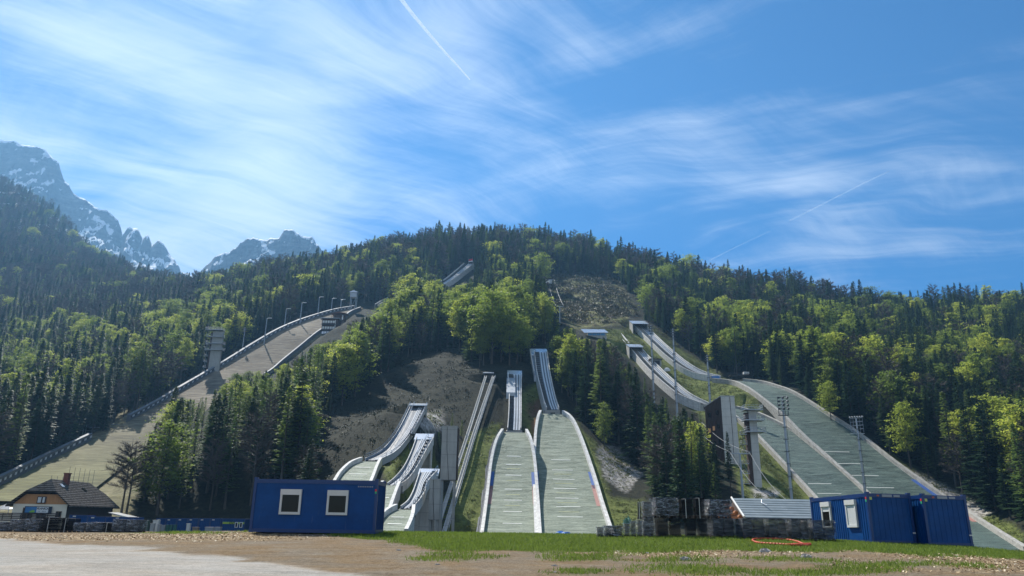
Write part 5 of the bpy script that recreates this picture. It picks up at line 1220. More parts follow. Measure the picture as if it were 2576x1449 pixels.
# balcony
m = MB(); m.box((-2.2, -.9, fz-2.85), (12.5, 1.6, .2))
for k in range(4): m.box((-2.2, -1.66, fz-2.5+k*.28), (12.5, .05, .16))
for i in range(9): m.box((-8.2+i*1.5, -1.6, fz-2.3), (.1, .1, 1.2))
lobj('balcony', m, m_plain('dark_balcony_boards', (.05, .03, .025), .7, .2), t)
# banner with lettering
m = MB(); m.box((-.05, -.36, zz-2.75), (4.6, .16, 1.25)); bn = lobj('banner', m, m_plain('banner_backing', (.02, .03, .05), .5, .1), t)
m = MB(); m.box((-1.25, -.46, zz-2.72), (1.9, .04, .98)); q = m.build('banner_picture', m_plain('banner_blue', (.05, .18, .38), .5, .5, 1.2)); q.parent = bn
m = MB(); m.box((.72, -.46, zz-2.72), (2.0, .04, .98)); q = m.build('banner_field', M_white); q.parent = bn
m = MB(); m.prism([(-1.5, -.50, zz-3.18), (-.6, -.50, zz-3.18), (-.5, -.50, zz-2.9), (-.9, -.50, zz-2.75), (-1.3, -.50, zz-2.95)], (0, .03, 0)); q = m.build('banner_emblem', m_plain('banner_lime', (.25, .5, .06), .5, .1)); q.parent = bn
def text(s_, size, loc, parent, mm, rot=(math.pi/2, 0, 0), bold=True):
    cu_ = bpy.data.curves.new('lettering', 'FONT'); cu_.body = s_; cu_.size = size; cu_.extrude = .01; cu_.align_x = 'CENTER'; cu_.align_y = 'CENTER'; cu_.materials.append(mm); cu_.offset = .012 if bold else 0; cu_.shear = .25
    tmp = bpy.data.objects.new('lettering_curve', cu_); C.objects.link(tmp); bpy.context.view_layer.update()
    me_ = bpy.data.meshes.new_from_object(tmp.evaluated_get(bpy.context.evaluated_depsgraph_get())); bpy.data.objects.remove(tmp)
    o = bpy.data.objects.new('lettering', me_); C.objects.link(o); o.parent = parent; o.location = loc; o.rotation_euler = rot; return o
text('PLANICA', .48, (.72, -.50, zz-2.52), bn, M_black)
m = MB(); 
for x in (.05, .3, .75, 1.0, 1.25): m.box((x, -.49, zz-2.98), (.16, .02, .16))
q = m.build('banner_small_print', M_grey); q.parent = bn
# terrace awning at the left edge
Y = 146; a = at(-30, 1268, Y); b = at(44, 1262, Y)
t = thing('awning', 'bright sunlit terrace awning at the left edge beside the chalet', 'awning', (a.x, Y, FL)); W = b.x-a.x; H = a.z-FL
for i in range(2):
    x0 = i*W/2; m = MB(); m.prism([(x0, -2, H-.9), (x0+W/4, 0, H+.4), (x0+W/2, -2, H-.9)], (0, .1, 0)); m.poly([(x0, -2, H-.9), (x0+W/4, 0, H+.4), (x0+W/2, -2, H-.9)]); m.prism([(x0, -2, H-.95), (x0+W/2, -2, H-.95), (x0+W/2, 3, H-.6), (x0, 3, H-.6)], (0, 0, .08)); lobj('canopy', m, M_white, t)
m = MB()
for x in (.2, W/2, W-.2): m.tube((x, -1.8, 0), (x, -1.8, H-.9), .07, .07, 5)
lobj('awning_posts', m, M_frame, t)
m = MB(); m.box((W/2, 3.5, H*.35), (W, .3, H*.7)); lobj('terrace_wall', m, M_plaster, t)
# low grey roof right of the chalet
Y = 150; a = at(292, 1289, Y); b = at(333, 1303, Y); t = thing('lean_to', 'small shed with a pale sloping roof right of the chalet', 'shed', (a.x, Y, FL)); W = b.x-a.x; H = a.z-FL; H2 = b.z-FL
m = MB(); m.prism([(-1.5, 0, H), (W, 0, H2), (W, 0, H2-.2), (-1.5, 0, H-.2)], (0, 4, 0)); lobj('roof', m, M_roofw, t); m = MB(); m.box((W*.35, 2, H2/2), (W*.9, 3.6, H2)); lobj('wall', m, M_brown, t)
# railings beside the right outrun
t, p = stand('fence', 'dark low barrier along the foot of the largest slope at the right edge', 'fence', 2510, 1390, 158)
m = MB(); m.box((7, 0, -.8), (28, .3, 1.2)); lobj('barrier_panel', m, M_dsteel, t); m = MB(); m.box((7, -.05, -.1), (28, .4, .15)); lobj('top_rail', m, M_steel, t)
# ------------------------------------------------------------------ contrails
def b_trail(N, k=1.0):
    v = tcoord(N, 'Object', (.004, .004, .004)); n = noise(N, v, 1.2, 5, .7)
    f = N('ShaderNodeMapRange', {0: n, 1: .32, 2: .62, 3: .36*k, 4: .60*k}).outputs[0]
    e = N('ShaderNodeMixShader', {0: .5, 1: N('ShaderNodeBsdfDiffuse', {0: (1, 1, 1, 1)}).outputs[0], 2: N('ShaderNodeBsdfTranslucent', {0: (1, 1, 1, 1)}).outputs[0]}).outputs[0]
    return N('ShaderNodeMixShader', {0: f, 1: N('ShaderNodeBsdfTransparent').outputs[0], 2: e}).outputs[0]
def contrail(label, pts, ws, mm, Y=9000):
    P = [at(x, y, Y) for x, y in pts]; m = MB(); n = len(P); k = 40; prev = None; Q = []; Wd = []
    for i in range(k+1):
        f = i/k*(n-1); a = min(int(f), n-2); Q.append(P[a].lerp(P[a+1], f-a)); Wd.append(ws[0]*(1-i/k)+ws[1]*i/k)
    for i in range(k):
        j = 1+.35*math.sin(i*2.1)+.2*math.sin(i*5.3); m.tube(Q[i], Q[i+1], Wd[i]*Y/1950/2, Wd[i+1]*Y/1950/2, 8)
    tag(m.build('contrail', mm, None, True), label, 'contrail', kind='stuff')
contrail('bright white contrail slanting down from the top of the sky', [(1000, -14), (1040, 38), (1080, 86), (1120, 132), (1150, 164), (1182, 200)], (13, 3.5), mat('ice_trail', b_trail, k=1.15))
contrail('thin faint contrail rising to the right above the ridge', [(1985, 556), (2080, 508), (2170, 462), (2238, 430)], (2.6, 2.0), mat('faint_ice_trail', b_trail, k=.25))
contrail('very faint short contrail low over the ridge', [(1785, 655), (1850, 622), (1940, 580)], (3, 2), mat('fainter_ice_trail', b_trail, k=.15))
# ------------------------------------------------------------------ trees
def b_leaf(N, c1, c2, trans=.45, c3=None, rough=.6):
    r = N('ShaderNodeObjectInfo').outputs['Random']; v = tcoord(N); n = noise(N, v, .55, 3, .6)
    f = mth(N, 'ADD', mth(N, 'MULTIPLY', r, .65), mth(N, 'MULTIPLY', n, .35))
    st = [(.2, c1), (.75, c2)] if c3 is None else [(.15, c1), (.5, c2), (.85, c3)]
    c = ramp(N, f, st)
    d = N('ShaderNodeBsdfPrincipled', {'Base Color': c, 'Roughness': rough, 'Specular IOR Level': .15}).outputs[0]
    t = N('ShaderNodeBsdfTranslucent', {0: c}).outputs[0]
    return N('ShaderNodeMixShader', {0: trans, 1: d, 2: t}).outputs[0]
M_spr = mat('spruce_needles', b_leaf, c1=(.020, .045, .022), c2=(.042, .080, .032), c3=(.085, .125, .042), trans=.35)
M_lar = mat('larch_needles', b_leaf, c1=(.06, .11, .03), c2=(.11, .17, .04), c3=(.16, .21, .05), trans=.45)
M_bee = mat('young_beech_leaves', b_leaf, c1=(.10, .145, .032), c2=(.21, .275, .042), c3=(.42, .46, .07), trans=.58)
M_twig = mat('bare_twigs', b_leaf, c1=(.055, .045, .038), c2=(.09, .075, .06), c3=(.12, .10, .085), trans=.0)
M_bark = m_plain('grey_bark', (.085, .072, .06), .9, .3, 2)
def trunk_mesh(h, r, lean=0.0, n=6, seg=8, rnd=None, cut=1.0):
    V = []; F = []
    for i in range(seg+1):
        f = i/seg*cut; x = lean*f*f*h+math.sin(f*5+lean*90)*.006*h; rr = r*(1-f)**.8+.015
        if i == 0: rr *= 1.35
        for k in range(n): a = 2*math.pi*k/n; V.append((x+rr*math.cos(a), rr*math.sin(a), f*h-(1.2 if i == 0 else 0)))
    for i in range(seg):
        for k in range(n): F.append((i*n+k, i*n+(k+1) % n, (i+1)*n+(k+1) % n, (i+1)*n+k))
    return V, F
def spruce(seed, h=25.0, base=.12, rad=.15, nlev=30, per=8, dens=5, mt=None, drop=.28, leaf=1.0):
    rnd = np.random.RandomState(seed); Q = []
    for li in range(nlev):
        f = base+(1-base)*(li/(nlev-1))**.92; z = f*h
        R_ = rad*h*(1-f)**.82*(.82+.3*rnd.rand())+.18
        if f < base+.12: R_ *= .55+.45*rnd.rand()
        npb = max(4, int(per*(.6+.4*(1-f))+rnd.rand()*2)); a0 = rnd.rand()*6.28
        for b in range(npb):
            if rnd.rand() < .12: continue
            a = a0+2*math.pi*b/npb+rnd.normal(0, .22); l = R_*(.62+.5*rnd.rand()); ca, sa = math.cos(a), math.sin(a); dr = drop*(.7+.6*rnd.rand())*(1.15-f)
            zb = z+rnd.normal(0, .012*h)
            ns = max(2, int(dens*(.45+.55*l/(rad*h))))
            for k in range(ns):
                t = (k+.7)/ns; px = ca*l*t; py = sa*l*t; pz = zb-l*dr*t*1.3+l*.16*t*t+rnd.normal(0, .08)
                wv_ = (.55+.5*l*.30)*(1.15-t*.65)*leaf
                for sg in (-1, 1):
                    aa = a+sg*(.55+.35*rnd.rand()); ex, ey = math.cos(aa)*wv_, math.sin(aa)*wv_; hz = -.28*wv_*(.5+rnd.rand())
                    th = .17*wv_*(.8+.6*rnd.rand())*1.5; nx_, ny_ = -math.sin(aa)*th, math.cos(aa)*th
                    Q.append([(px, py, pz), (px+ex*.5+nx_, py+ey*.5+ny_, pz+hz*.3), (px+ex, py+ey, pz+hz), (px+ex*.5-nx_, py+ey*.5-ny_, pz+hz*.3-th*.8)])
            # tip
            tx, ty, tz = ca*l, sa*l, zb-l*dr*1.3+l*.16; w_ = .28*leaf
            Q.append([(tx*.75, ty*.75, tz+.1), (tx-sa*w_, ty+ca*w_, tz-.12), (tx*1.18, ty*1.18, tz-.06), (tx+sa*w_, ty-ca*w_, tz-.12)])
    for k in range(10): a = k*2.4; Q.append([(0, 0, h*1.0+.5-k*.12), (.22*math.cos(a), .22*math.sin(a), h-.1-k*.16), (.5*math.cos(a), .5*math.sin(a), h-.2-k*.2), (.2*math.cos(a+.7), .2*math.sin(a+.7), h-.3-k*.18)])
    Q = np.array(Q, float); return Q
def leaf_quads(centers, rnd, size, flat=.45):
    n = len(centers); a = rnd.rand(n)*6.283; s = size*(.6+.8*rnd.rand(n)); tilt = rnd.normal(0, flat, (n, 2))
    u = np.stack([np.cos(a), np.sin(a), tilt[:, 0]], 1)*s[:, None]; v = np.stack([-np.sin(a), np.cos(a), tilt[:, 1]], 1)*(s*.62)[:, None]
    c = centers; return np.stack([c-u, c-v*.9, c+u, c+v*.9], 1)
def limbs(seed, h, start=.3, nl=13, rad=.24, shape='round'):
    rnd = np.random.RandomState(seed); out = []
    for i in range(nl):
        f = start+(1-start)*(i+.3)/nl*.96; a = i*2.4+rnd.normal(0, .3); prof = math.sin(math.pi*min(1, (f-start*.6)/(1.06-start*.6))**.75)**.7
        l = rad*h*prof*(.75+.5*rnd.rand())+.4; up = .35+.6*f
        p0 = np.array([0, 0, f*h*.93]); d = np.array([math.cos(a), math.sin(a), up*.75]); p1 = p0+d*l*.55; p2 = p0+d*l*np.array([1, 1, .8])*1.0+rnd.normal(0, .2, 3)
        out.append((p0, p1, p2, l))
    return out
def beech(seed, h=22.0, start=.3, rad=.22, n=3300, size=.30, nl=22):
    rnd = np.random.RandomState(seed); Ls = limbs(seed, h, start, nl, rad); tot = sum(l[3]**1.5 for l in Ls); C_ = []
    for p0, p1, p2, l in Ls:
        ns = max(4, int(20*l/(rad*h))); per = int(n*l**1.5/tot/ns)+1
        for k in range(ns):
            t = .25+.8*rnd.rand(); q = (1-t)**2*p0+2*t*(1-t)*p1+t*t*p2 if t < 1 else p2
            c = q+rnd.normal(0, 1, 3)*np.array([.24*l, .24*l, .16*l]); sp = .30*l+.28
            C_.append(c+rnd.normal(0, 1, (per, 3))*np.array([sp*.62, sp*.62, sp*.13]))
    C_ = np.concatenate(C_); C_[:, 2] = np.maximum(C_[:, 2], h*start*.7); return leaf_quads(C_, rnd, size), Ls
def tube_arr(V, F, a, b, r1, r2, n=4):
    a = np.array(a, float); b = np.array(b, float); d = b-a; L_ = np.linalg.norm(d)+1e-9; d /= L_
    u = np.cross(d, [0, 0, 1.0]) if abs(d[2]) < .95 else np.cross(d, [1.0, 0, 0]); u /= np.linalg.norm(u); w_ = np.cross(d, u); o = len(V)
    for p, r in ((a, r1), (b, r2)):
        for k in range(n): t = 2*math.pi*k/n; V.append(tuple(p+u*math.cos(t)*r+w_*math.sin(t)*r))
    for k in range(n): F.append((o+k, o+(k+1) % n, o+n+(k+1) % n, o+n+k))
def woody(seed, h, r, Ls, lean=.0):
    V, F = trunk_mesh(h, r, 0.0, 6, 8)
    for p0, p1, p2, l in Ls: tube_arr(V, F, p0, p1, .011*l+.04, .008*l+.02); tube_arr(V, F, p1, p2, .008*l+.02, .015)
    return V, F
def bare(seed, h=20.0, start=.25, rad=.2, nl=30, tw=2300):
    rnd = np.random.RandomState(seed); Ls = limbs(seed, h, start, nl, rad); Q = []
    for p0, p1, p2, l in Ls:
        k = int(tw*l/sum(q[3] for q in Ls))
        for i in range(k):
            t = .2+.85*rnd.rand(); q = (1-t)**2*p0+2*t*(1-t)*p1+t*t*p2 if t < 1 else p2
            d = (p2-p0)/np.linalg.norm(p2-p0)+rnd.normal(0, .55, 3); d[2] += .25; d /= np.linalg.norm(d); s = (.5+1.3*rnd.rand())*(.35+l*.12)
            e = q+d*s; sd_ = np.cross(d, rnd.normal(0, 1, 3)); sd_ /= np.linalg.norm(sd_)+1e-9; w_ = .035
            Q.append([q-sd_*w_, q+sd_*w_, e+sd_*w_*.5, e-sd_*w_*.5])
            for j in range(2):
                q2 = q+d*s*(.4+.5*rnd.rand()); d2 = d+rnd.normal(0, .6, 3); d2 /= np.linalg.norm(d2); e2 = q2+d2*s*.5; Q.append([q2-sd_*w_*.6, q2+sd_*w_*.6, e2+sd_*w_*.3, e2-sd_*w_*.3])
    return np.array(Q), Ls
def quads_mesh(name, Q, m_):
    n = len(Q); return fastmesh(name, Q.reshape(-1, 3), np.arange(n*4).reshape(n, 4), m_)
def joined(name, V, F, Q, mats):
    V = np.array(V, float); F = np.array(F); n = len(Q); V2 = np.concatenate([V, Q.reshape(-1, 3)]); F2 = np.concatenate([F, np.arange(n*4).reshape(n, 4)+len(V)])
    return fastmesh(name, V2, F2, mats, mi=np.concatenate([np.zeros(len(F)), np.ones(n)]))
KIND = {}   # kind -> list of (trunk mesh, crown mesh, joined mesh, joined light mesh, height)
def reg(kind, V, F, Q, leafm, h):
    tm = fastmesh('trunk', V, F, M_bark, True); cm = quads_mesh('crown', Q, leafm)
    jm = joined(kind, V, F, Q, [M_bark, leafm]); KIND.setdefault(kind, []).append((tm, cm, jm, h))
for sd_, ba, ra, pr in ((1, .08, .165, 8), (2, .18, .15, 8), (3, .05, .185, 9), (4, .30, .15, 8), (5, .12, .135, 7)):
    V, F = trunk_mesh(25.0, .26, (sd_-3)*.004); reg('spruce_tree', V, F, spruce(sd_, 25.0, ba, ra, 34, pr+1, 6, None, .30, 1.15), M_spr, 25.0)
for sd_, ba, ra in ((11, .2, .12), (12, .3, .11)):
    V, F = trunk_mesh(23.0, .22); reg('larch_tree', V, F, spruce(sd_, 23.0, ba, ra, 26, 7, 5, None, .18, .85), M_lar, 23.0)
for sd_, st_, ra, hh in ((21, .26, .155, 23.0), (22, .36, .13, 25.0), (23, .20, .17, 21.0), (24, .30, .19, 19.0), (25, .22, .12, 22.0)):
    Q, Ls = beech(sd_, hh, st_, ra); V, F = woody(sd_, hh, .24, Ls); reg('beech_tree', V, F, Q, M_bee, hh)
for sd_, st_, ra, hh in ((31, .3, .17, 20.0), (32, .22, .14, 21.0), (33, .35, .19, 18.0)):
    Q, Ls = bare(sd_, hh, st_, ra); V, F = woody(sd_, hh, .22, Ls); reg('bare_tree', V, F, Q, M_twig, hh)
# keep-clear shapes (what has to stay visible) and how far away it is
CLEAR = [
 (600, [(0, 1305), (0, 1218), (264, 1082), (388, 1014), (460, 968), (520, 936), (631, 868), (755, 803), (837, 778), (915, 764), (965, 764), (945, 782), (880, 806), (872, 830), (850, 850), (805, 852), (750, 888), (700, 932), (665, 925), (600, 930), (540, 975), (500, 1000), (455, 988), (430, 1000), (402, 1038), (378, 1075), (348, 1135), (342, 1200), (352, 1305)]),
 (330, [(870, 1015), (930, 985), (985, 925), (1010, 893), (1080, 862), (1150, 880), (1200, 925), (1225, 940), (1215, 1030), (1170, 1110), (1100, 1080), (1055, 1130), (1000, 1190), (930, 1160), (860, 1200), (800, 1215), (795, 1130), (810, 1060)]),
 (420, [(850, 1208), (925, 1150), (1035, 1008), (1080, 1008), (1120, 1060), (1215, 925), (1250, 925), (1268, 926), (1322, 926), (1326, 872), (1382, 872), (1405, 1000), (1440, 1035), (1520, 1120), (1600, 1190), (1625, 1255), (1600, 1345), (840, 1345)]),
 (620, [(1460, 815), (1530, 820), (1580, 802), (1640, 815), (1690, 850), (1760, 905), (1800, 938), (1850, 950), (1925, 955), (2001, 980), (2090, 1040), (2159, 1086), (2250, 1160), (2332, 1215), (2430, 1262), (2576, 1345), (2576, 1449), (1900, 1300), (1905, 1235), (1860, 1200), (1822, 1195), (1818, 1130), (1790, 1100), (1772, 1080), (1768, 1030), (1700, 1015), (1640, 965), (1600, 920), (1570, 897), (1540, 845), (1460, 838)]),
 (330, [(1505, 1115), (1545, 1112), (1610, 1180), (1620, 1260), (1500, 1260)]),
 (620, [(1372, 705), (1390, 690), (1450, 655), (1540, 690), (1625, 785), (1570, 815), (1480, 822), (1400, 812), (1398, 765), (1380, 735)]),
 (588, [(1108, 712), (1163, 655), (1166, 645), (1195, 655), (1196, 688), (1140, 715)]), (520, [(936, 772), (950, 756), (980, 740), (990, 748), (955, 778)]),
 (368, [(512, 825), (568, 825), (560, 900), (545, 945), (515, 945)]), (425, [(805, 783), (880, 783), (862, 850), (805, 855)]),
 (480, [(870, 740), (905, 740), (905, 770), (870, 775)]), (395, [(655, 795), (672, 795), (672, 860), (655, 860)]), (440, [(705, 770), (765, 755), (765, 815), (705, 830)]), (458, [(792, 745), (865, 745), (865, 780), (792, 790)]),
 (165, [(0, 1195), (300, 1195), (350, 1310), (0, 1310)]), (300, [(1760, 888), (1800, 888), (1800, 1030), (1760, 1030)]),
 (290, [(1630, 815), (1650, 815), (1650, 965), (1632, 965)]), (280, [(1680, 825), (1708, 825), (1712, 1020), (1690, 1020)]),
 (235, [(2145, 1045), (2185, 1045), (2190, 1245), (2160, 1245)]), (260, [(1895, 1000), (2000, 1000), (2010, 1260), (1860, 1260)]),
]
BPEAK = [(60, 1010, 130, 110, .55), (230, 1000, 90, 70, .5), (420, 860, 90, 60, .6), (500, 850, 50, 50, .6), (330, 960, 90, 60, .5), (590, 1020, 60, 60, .75), (700, 1040, 60, 60, .5), (720, 1180, 60, 80, .6), (870, 930, 50, 50, .75), (960, 850, 70, 60, .6), (1110, 830, 190, 90, .85), (1260, 880, 120, 80, .9), (1010, 730, 70, 50, .6),
         (1260, 740, 120, 60, .5), (1440, 960, 40, 60, .8), (1520, 1120, 30, 60, .85), (1480, 900, 100, 50, .6), (1380, 880, 60, 60, .5), (1700, 790, 90, 40, .5), (1830, 890, 130, 70, .6), (2090, 1050, 50, 50, .95), (2260, 1000, 120, 70, .65), (2420, 1000, 220, 90, .75), (2520, 1190, 100, 90, .7), (2300, 1100, 80, 60, .5), (1000, 910, 90, 40, .5)]
def candidates(rs):
    out = []; Y = 138.0
    while Y < 1560:
        s = np.interp(Y, [138, 300, 500, 800, 1100, 1560], [5.2, 5.6, 6.4, 7.8, 11, 14]); x0, x1 = (-.95*Y, .98*Y) if Y < 860 else (-.95*Y, -.22*Y)
        xs = np.arange(x0, x1, s); xs = xs+rs.uniform(-.42, .42, len(xs))*s; ys = Y+rs.uniform(-.45, .45, len(xs))*s
        out.append(np.stack([xs, ys], 1)); Y += s
    return np.concatenate(out)
rs = np.random.RandomState(12)
cand = candidates(rs); cxs, cys = cand[:, 0], cand[:, 1]; u = cxs/cys
ok = cys < np.interp(u, RT, RY)+14
cxs, cys = cxs[ok], cys[ok]; zs = height(cxs, cys)
ok = (zs > 1.2) | ((cys > 190))
for ys_, xl, xr, zz, rad in CARVE:
    inn = (cys > ys_[0]-4) & (cys < ys_[-1]+4); l = np.interp(cys, ys_, xl); r = np.interp(cys, ys_, xr); ok &= ~(inn & (cxs > l-3.5) & (cxs < r+3.5))
cxs, cys, zs = cxs[ok], cys[ok], zs[ok]; n = len(cxs)
bpx, bpy_ = proj(cxs, cys, zs)
# valley floor stays open except for the edge of the wood
ok = ~((cys < 165) & (zs < 2.5) & ((bpx < 345) | (bpx > 2350)))
cxs, cys, zs, bpx, bpy_ = [q[ok] for q in (cxs, cys, zs, bpx, bpy_)]; n = len(cxs)
hgt = np.clip(rs.normal(23, 4.0, n), 12, 33); hgt = np.where(cys > 900, hgt*.95, np.where(cys > 620, hgt*1.08, hgt)); hgt *= np.where(rs.rand(n) < .12, .6, 1)
hgt = np.where((bpx > 1480) & (bpx < 1900) & (cys < 300), hgt*1.05, hgt)
alive = np.zeros(n, bool); scl = np.ones(n)
for sc_ in (1.0, .72, .5, .32):
    todo = ~alive
    bad = np.zeros(n, bool); bad[~todo] = True
    for f, wq in ((0, 0), (.12, .04), (.3, .12), (.55, .10), (.8, .05), (1.02, 0)):
        for sg in (-1, 0, 1):
            if sg and wq == 0: continue
            tx, ty = proj(cxs+sg*wq*hgt*sc_, cys, zs+f*hgt*sc_)
            for K, P in CLEAR: bad |= inpoly(tx, ty, P) & (cys < K)
    good = todo & ~bad; 
    if sc_ < 1: good &= rs.rand(n) < (.8 if sc_ > .4 else .45)
    alive |= good; scl[good] = sc_
# inside the clearing only a few small ones
cxs, cys, zs, bpx, bpy_, hgt = [q[alive] for q in (cxs, cys, zs, bpx, bpy_, hgt*scl)]; n = len(cxs)
cl = fbm(cxs/28, cys/28, 4)*2.2+fbm(cxs/9+50, cys/9, 2)*1.2
pb = np.zeros(n)+.10
pb += .12*np.exp(-((bpy_-930)/130)**2)
for x, y, a, b, p in BPEAK: pb = np.maximum(pb, p*np.exp(-(((bpx-x)/a)**2+((bpy_-y)/b)**2)*.8))
pb = np.where(cys > 900, .04, pb*.66)
pbare = np.where(cys > 620, .34, .12)+.2*sstep((cys-900)/300)
pb = np.where((bpx < 500) & (bpy_ < 850), pb*.25, pb)
shade = ((bpx > 380) & (bpx < 800) & (cys < 330)) | ((bpx > 1480) & (bpx < 1860) & (cys < 300))
pb = np.where(shade, np.where(bpx < 1000, np.maximum(pb, .15), .02), pb*np.where(bpy_ < 800, .65, 1.0))
pbare = np.where((bpx < 500) & (bpy_ < 850), .42, pbare)
pl = .12+.10*(bpx < 900)+.28*shade
r = rs.rand(n); q = r-cl*.22
kind = np.where(q < pb, 2, np.where(q < pb+pbare*(1-pb), 3, np.where(rs.rand(n) < pl, 1, 0)))
names = ['spruce_tree', 'larch_tree', 'beech_tree', 'bare_tree']; adj = [('dark spruce', 'spruce', 'spruces'), ('pale larch', 'larch', 'larches'), ('bright green beech', 'beech', 'beeches'), ('bare brown tree', 'bare tree', 'bare trees')]
inview = (bpx > -30) & (bpx < 2606)
size = hgt/cys
MARKS = [(130, 'at the left edge'), (290, 'above the chalet'), (380, 'beside the lone bare tree'), (480, 'above the far container row'), (570, 'around the left coach tower'), (650, 'above the lime striped container'), (740, 'above the left office window'), (830, 'above the right office window'), (920, 'below the brown judges building'),
         (1000, 'above the small jump walls'), (1090, 'above the small start huts'), (1170, 'above the plain concrete tower'), (1255, 'above the inclined lift'), (1325, 'above the left twin jump'), (1400, 'above the right twin jump'), (1470, 'beside the right twin jump'), (1540, 'near the blue fronted hut'),
         (1620, 'left of the first lamp mast'), (1700, 'by the slim lamp masts'), (1790, 'left of the boarded tower'), (1880, 'around the boarded tower'), (1980, 'above the round lamp mast'), (2080, 'right of the round lamps'), (2180, 'above the open lamp mast'), (2290, 'above the shuttered container'), (2400, 'above the windowless container'), (2490, 'right of both containers'), (9999, 'at the right edge')]
def zone_label(x, y, Y):
    mk = [t_ for q_, t_ in MARKS if x < q_][0]
    band = 'on the skyline' if Y > 640 else ('high on the slope' if y < 880 else ('halfway up the slope' if y < 1020 else ('low on the slope' if y < 1150 else 'at the slope foot')))
    return band+' '+mk
def szword(h): return 'tall' if h > 24 else ('small' if h < 14 else 'mid-sized')
stuff = {k: [] for k in range(4)}; firstj = {}
rk = np.random.RandomState(3)
for k in range(4):
    ids = np.where((kind == k) & inview)[0]; ids = ids[np.argsort(-size[ids])]
    rest = list(np.where((kind == k) & ~inview)[0]) + list(ids[300:])
    for j, i in enumerate(ids[:300]):
        vs_ = KIND[names[k]]; vi = rk.randint(len(vs_)); tm, cm, jm, h0 = vs_[vi]; s = hgt[i]/h0; z = zs[i]-.3; rot = rk.rand()*6.28; wd = s*(rk.uniform(1.05, 1.5) if k < 2 else rk.uniform(.85, 1.15))
        zl = zone_label(bpx[i], bpy_[i], cys[i]); lab = '%s %s %s' % (szword(hgt[i]), adj[k][0], zl); grp = '%s %s' % (adj[k][2], zl)
        if j < 150:
            t = thing(names[k], lab, 'tree', (cxs[i], cys[i], z), rot, grp); t.scale = (wd, wd, s)
            for nm, me_ in (('trunk', tm), ('crown', cm)): o = bpy.data.objects.new(nm, me_); C.objects.link(o); o.parent = t
        else:
            o = bpy.data.objects.new(names[k], jm); C.objects.link(o); o.location = (cxs[i], cys[i], z); o.rotation_euler = (0, 0, rot); o.scale = (wd, wd, s); tag(o, lab, 'tree', grp)
            firstj.setdefault((k, vi), o)
    stuff[k] = rest
def gn_forest(name, label, k):
    idx_ = np.array(stuff[k]); me_ = bpy.data.meshes.new(name); me_.vertices.add(len(idx_)); me_.vertices.foreach_set('co', np.stack([cxs[idx_], cys[idx_], zs[idx_]-.3], 1).astype(np.float32).ravel())
    srcs = [(vi, o) for (kk, vi), o in sorted(firstj.items(), key=lambda q: q[0]) if kk == k]
    pick = rk.randint(0, len(srcs), len(idx_)); h0 = np.array([KIND[names[k]][vi][3] for vi, o in srcs])[pick]; s = hgt[idx_]/h0; wd = s*rk.uniform(1.0, 1.35, len(idx_))
    if True: wd = np.where(cys[idx_] > 900, wd*1.35, wd)
    at1 = me_.attributes.new('tscale', 'FLOAT_VECTOR', 'POINT'); at1.data.foreach_set('vector', np.stack([wd, wd, s], 1).astype(np.float32).ravel())
    at2 = me_.attributes.new('trot', 'FLOAT_VECTOR', 'POINT'); rr = np.zeros((len(idx_), 3), np.float32); rr[:, 2] = rk.rand(len(idx_))*6.28; at2.data.foreach_set('vector', rr.ravel())
    at3 = me_.attributes.new('tpick', 'INT', 'POINT'); at3.data.foreach_set('value', pick.astype(np.int32))
    o = bpy.data.objects.new(name, me_); C.objects.link(o); tag(o, label, 'forest', kind='stuff')
    nt = bpy.data.node_groups.new(name+'_scatter', 'GeometryNodeTree'); nt.interface.new_socket('Geometry', in_out='INPUT', socket_type='NodeSocketGeometry'); nt.interface.new_socket('Geometry', in_out='OUTPUT', socket_type='NodeSocketGeometry')
    gi = nt.nodes.new('NodeGroupInput'); go_ = nt.nodes.new('NodeGroupOutput'); io = nt.nodes.new('GeometryNodeInstanceOnPoints'); jn = nt.nodes.new('GeometryNodeJoinGeometry')
    for vi, so_ in reversed(srcs):
        oi = nt.nodes.new('GeometryNodeObjectInfo'); oi.inputs['Object'].default_value = so_; oi.transform_space = 'ORIGINAL'; gti = nt.nodes.new('GeometryNodeGeometryToInstance')
        nt.links.new(oi.outputs['Geometry'], gti.inputs[0]); nt.links.new(gti.outputs[0], jn.inputs[0])
    def na(nm, ty): q = nt.nodes.new('GeometryNodeInputNamedAttribute'); q.data_type = ty; q.inputs[0].default_value = nm; return q.outputs[0]
    nt.links.new(gi.outputs[0], io.inputs['Points']); nt.links.new(jn.outputs[0], io.inputs['Instance']); io.inputs['Pick Instance'].default_value = True
    nt.links.new(na('tpick', 'INT'), io.inputs['Instance Index']); nt.links.new(na('trot', 'FLOAT_VECTOR'), io.inputs['Rotation']); nt.links.new(na('tscale', 'FLOAT_VECTOR'), io.inputs['Scale'])
    nt.links.new(io.outputs[0], go_.inputs[0]); md = o.modifiers.new('scatter', 'NODES'); md.node_group = nt
gn_forest('spruce_forest', 'mass of dark spruces covering the far slopes', 0); gn_forest('larch_forest', 'pale larches scattered through the far slopes', 1)
gn_forest('beech_forest', 'light green beeches scattered through the far slopes', 2); gn_forest('bare_forest', 'leafless brown trees on the upper slopes', 3)
print('trees', n, [len(stuff[k]) for k in range(4)])
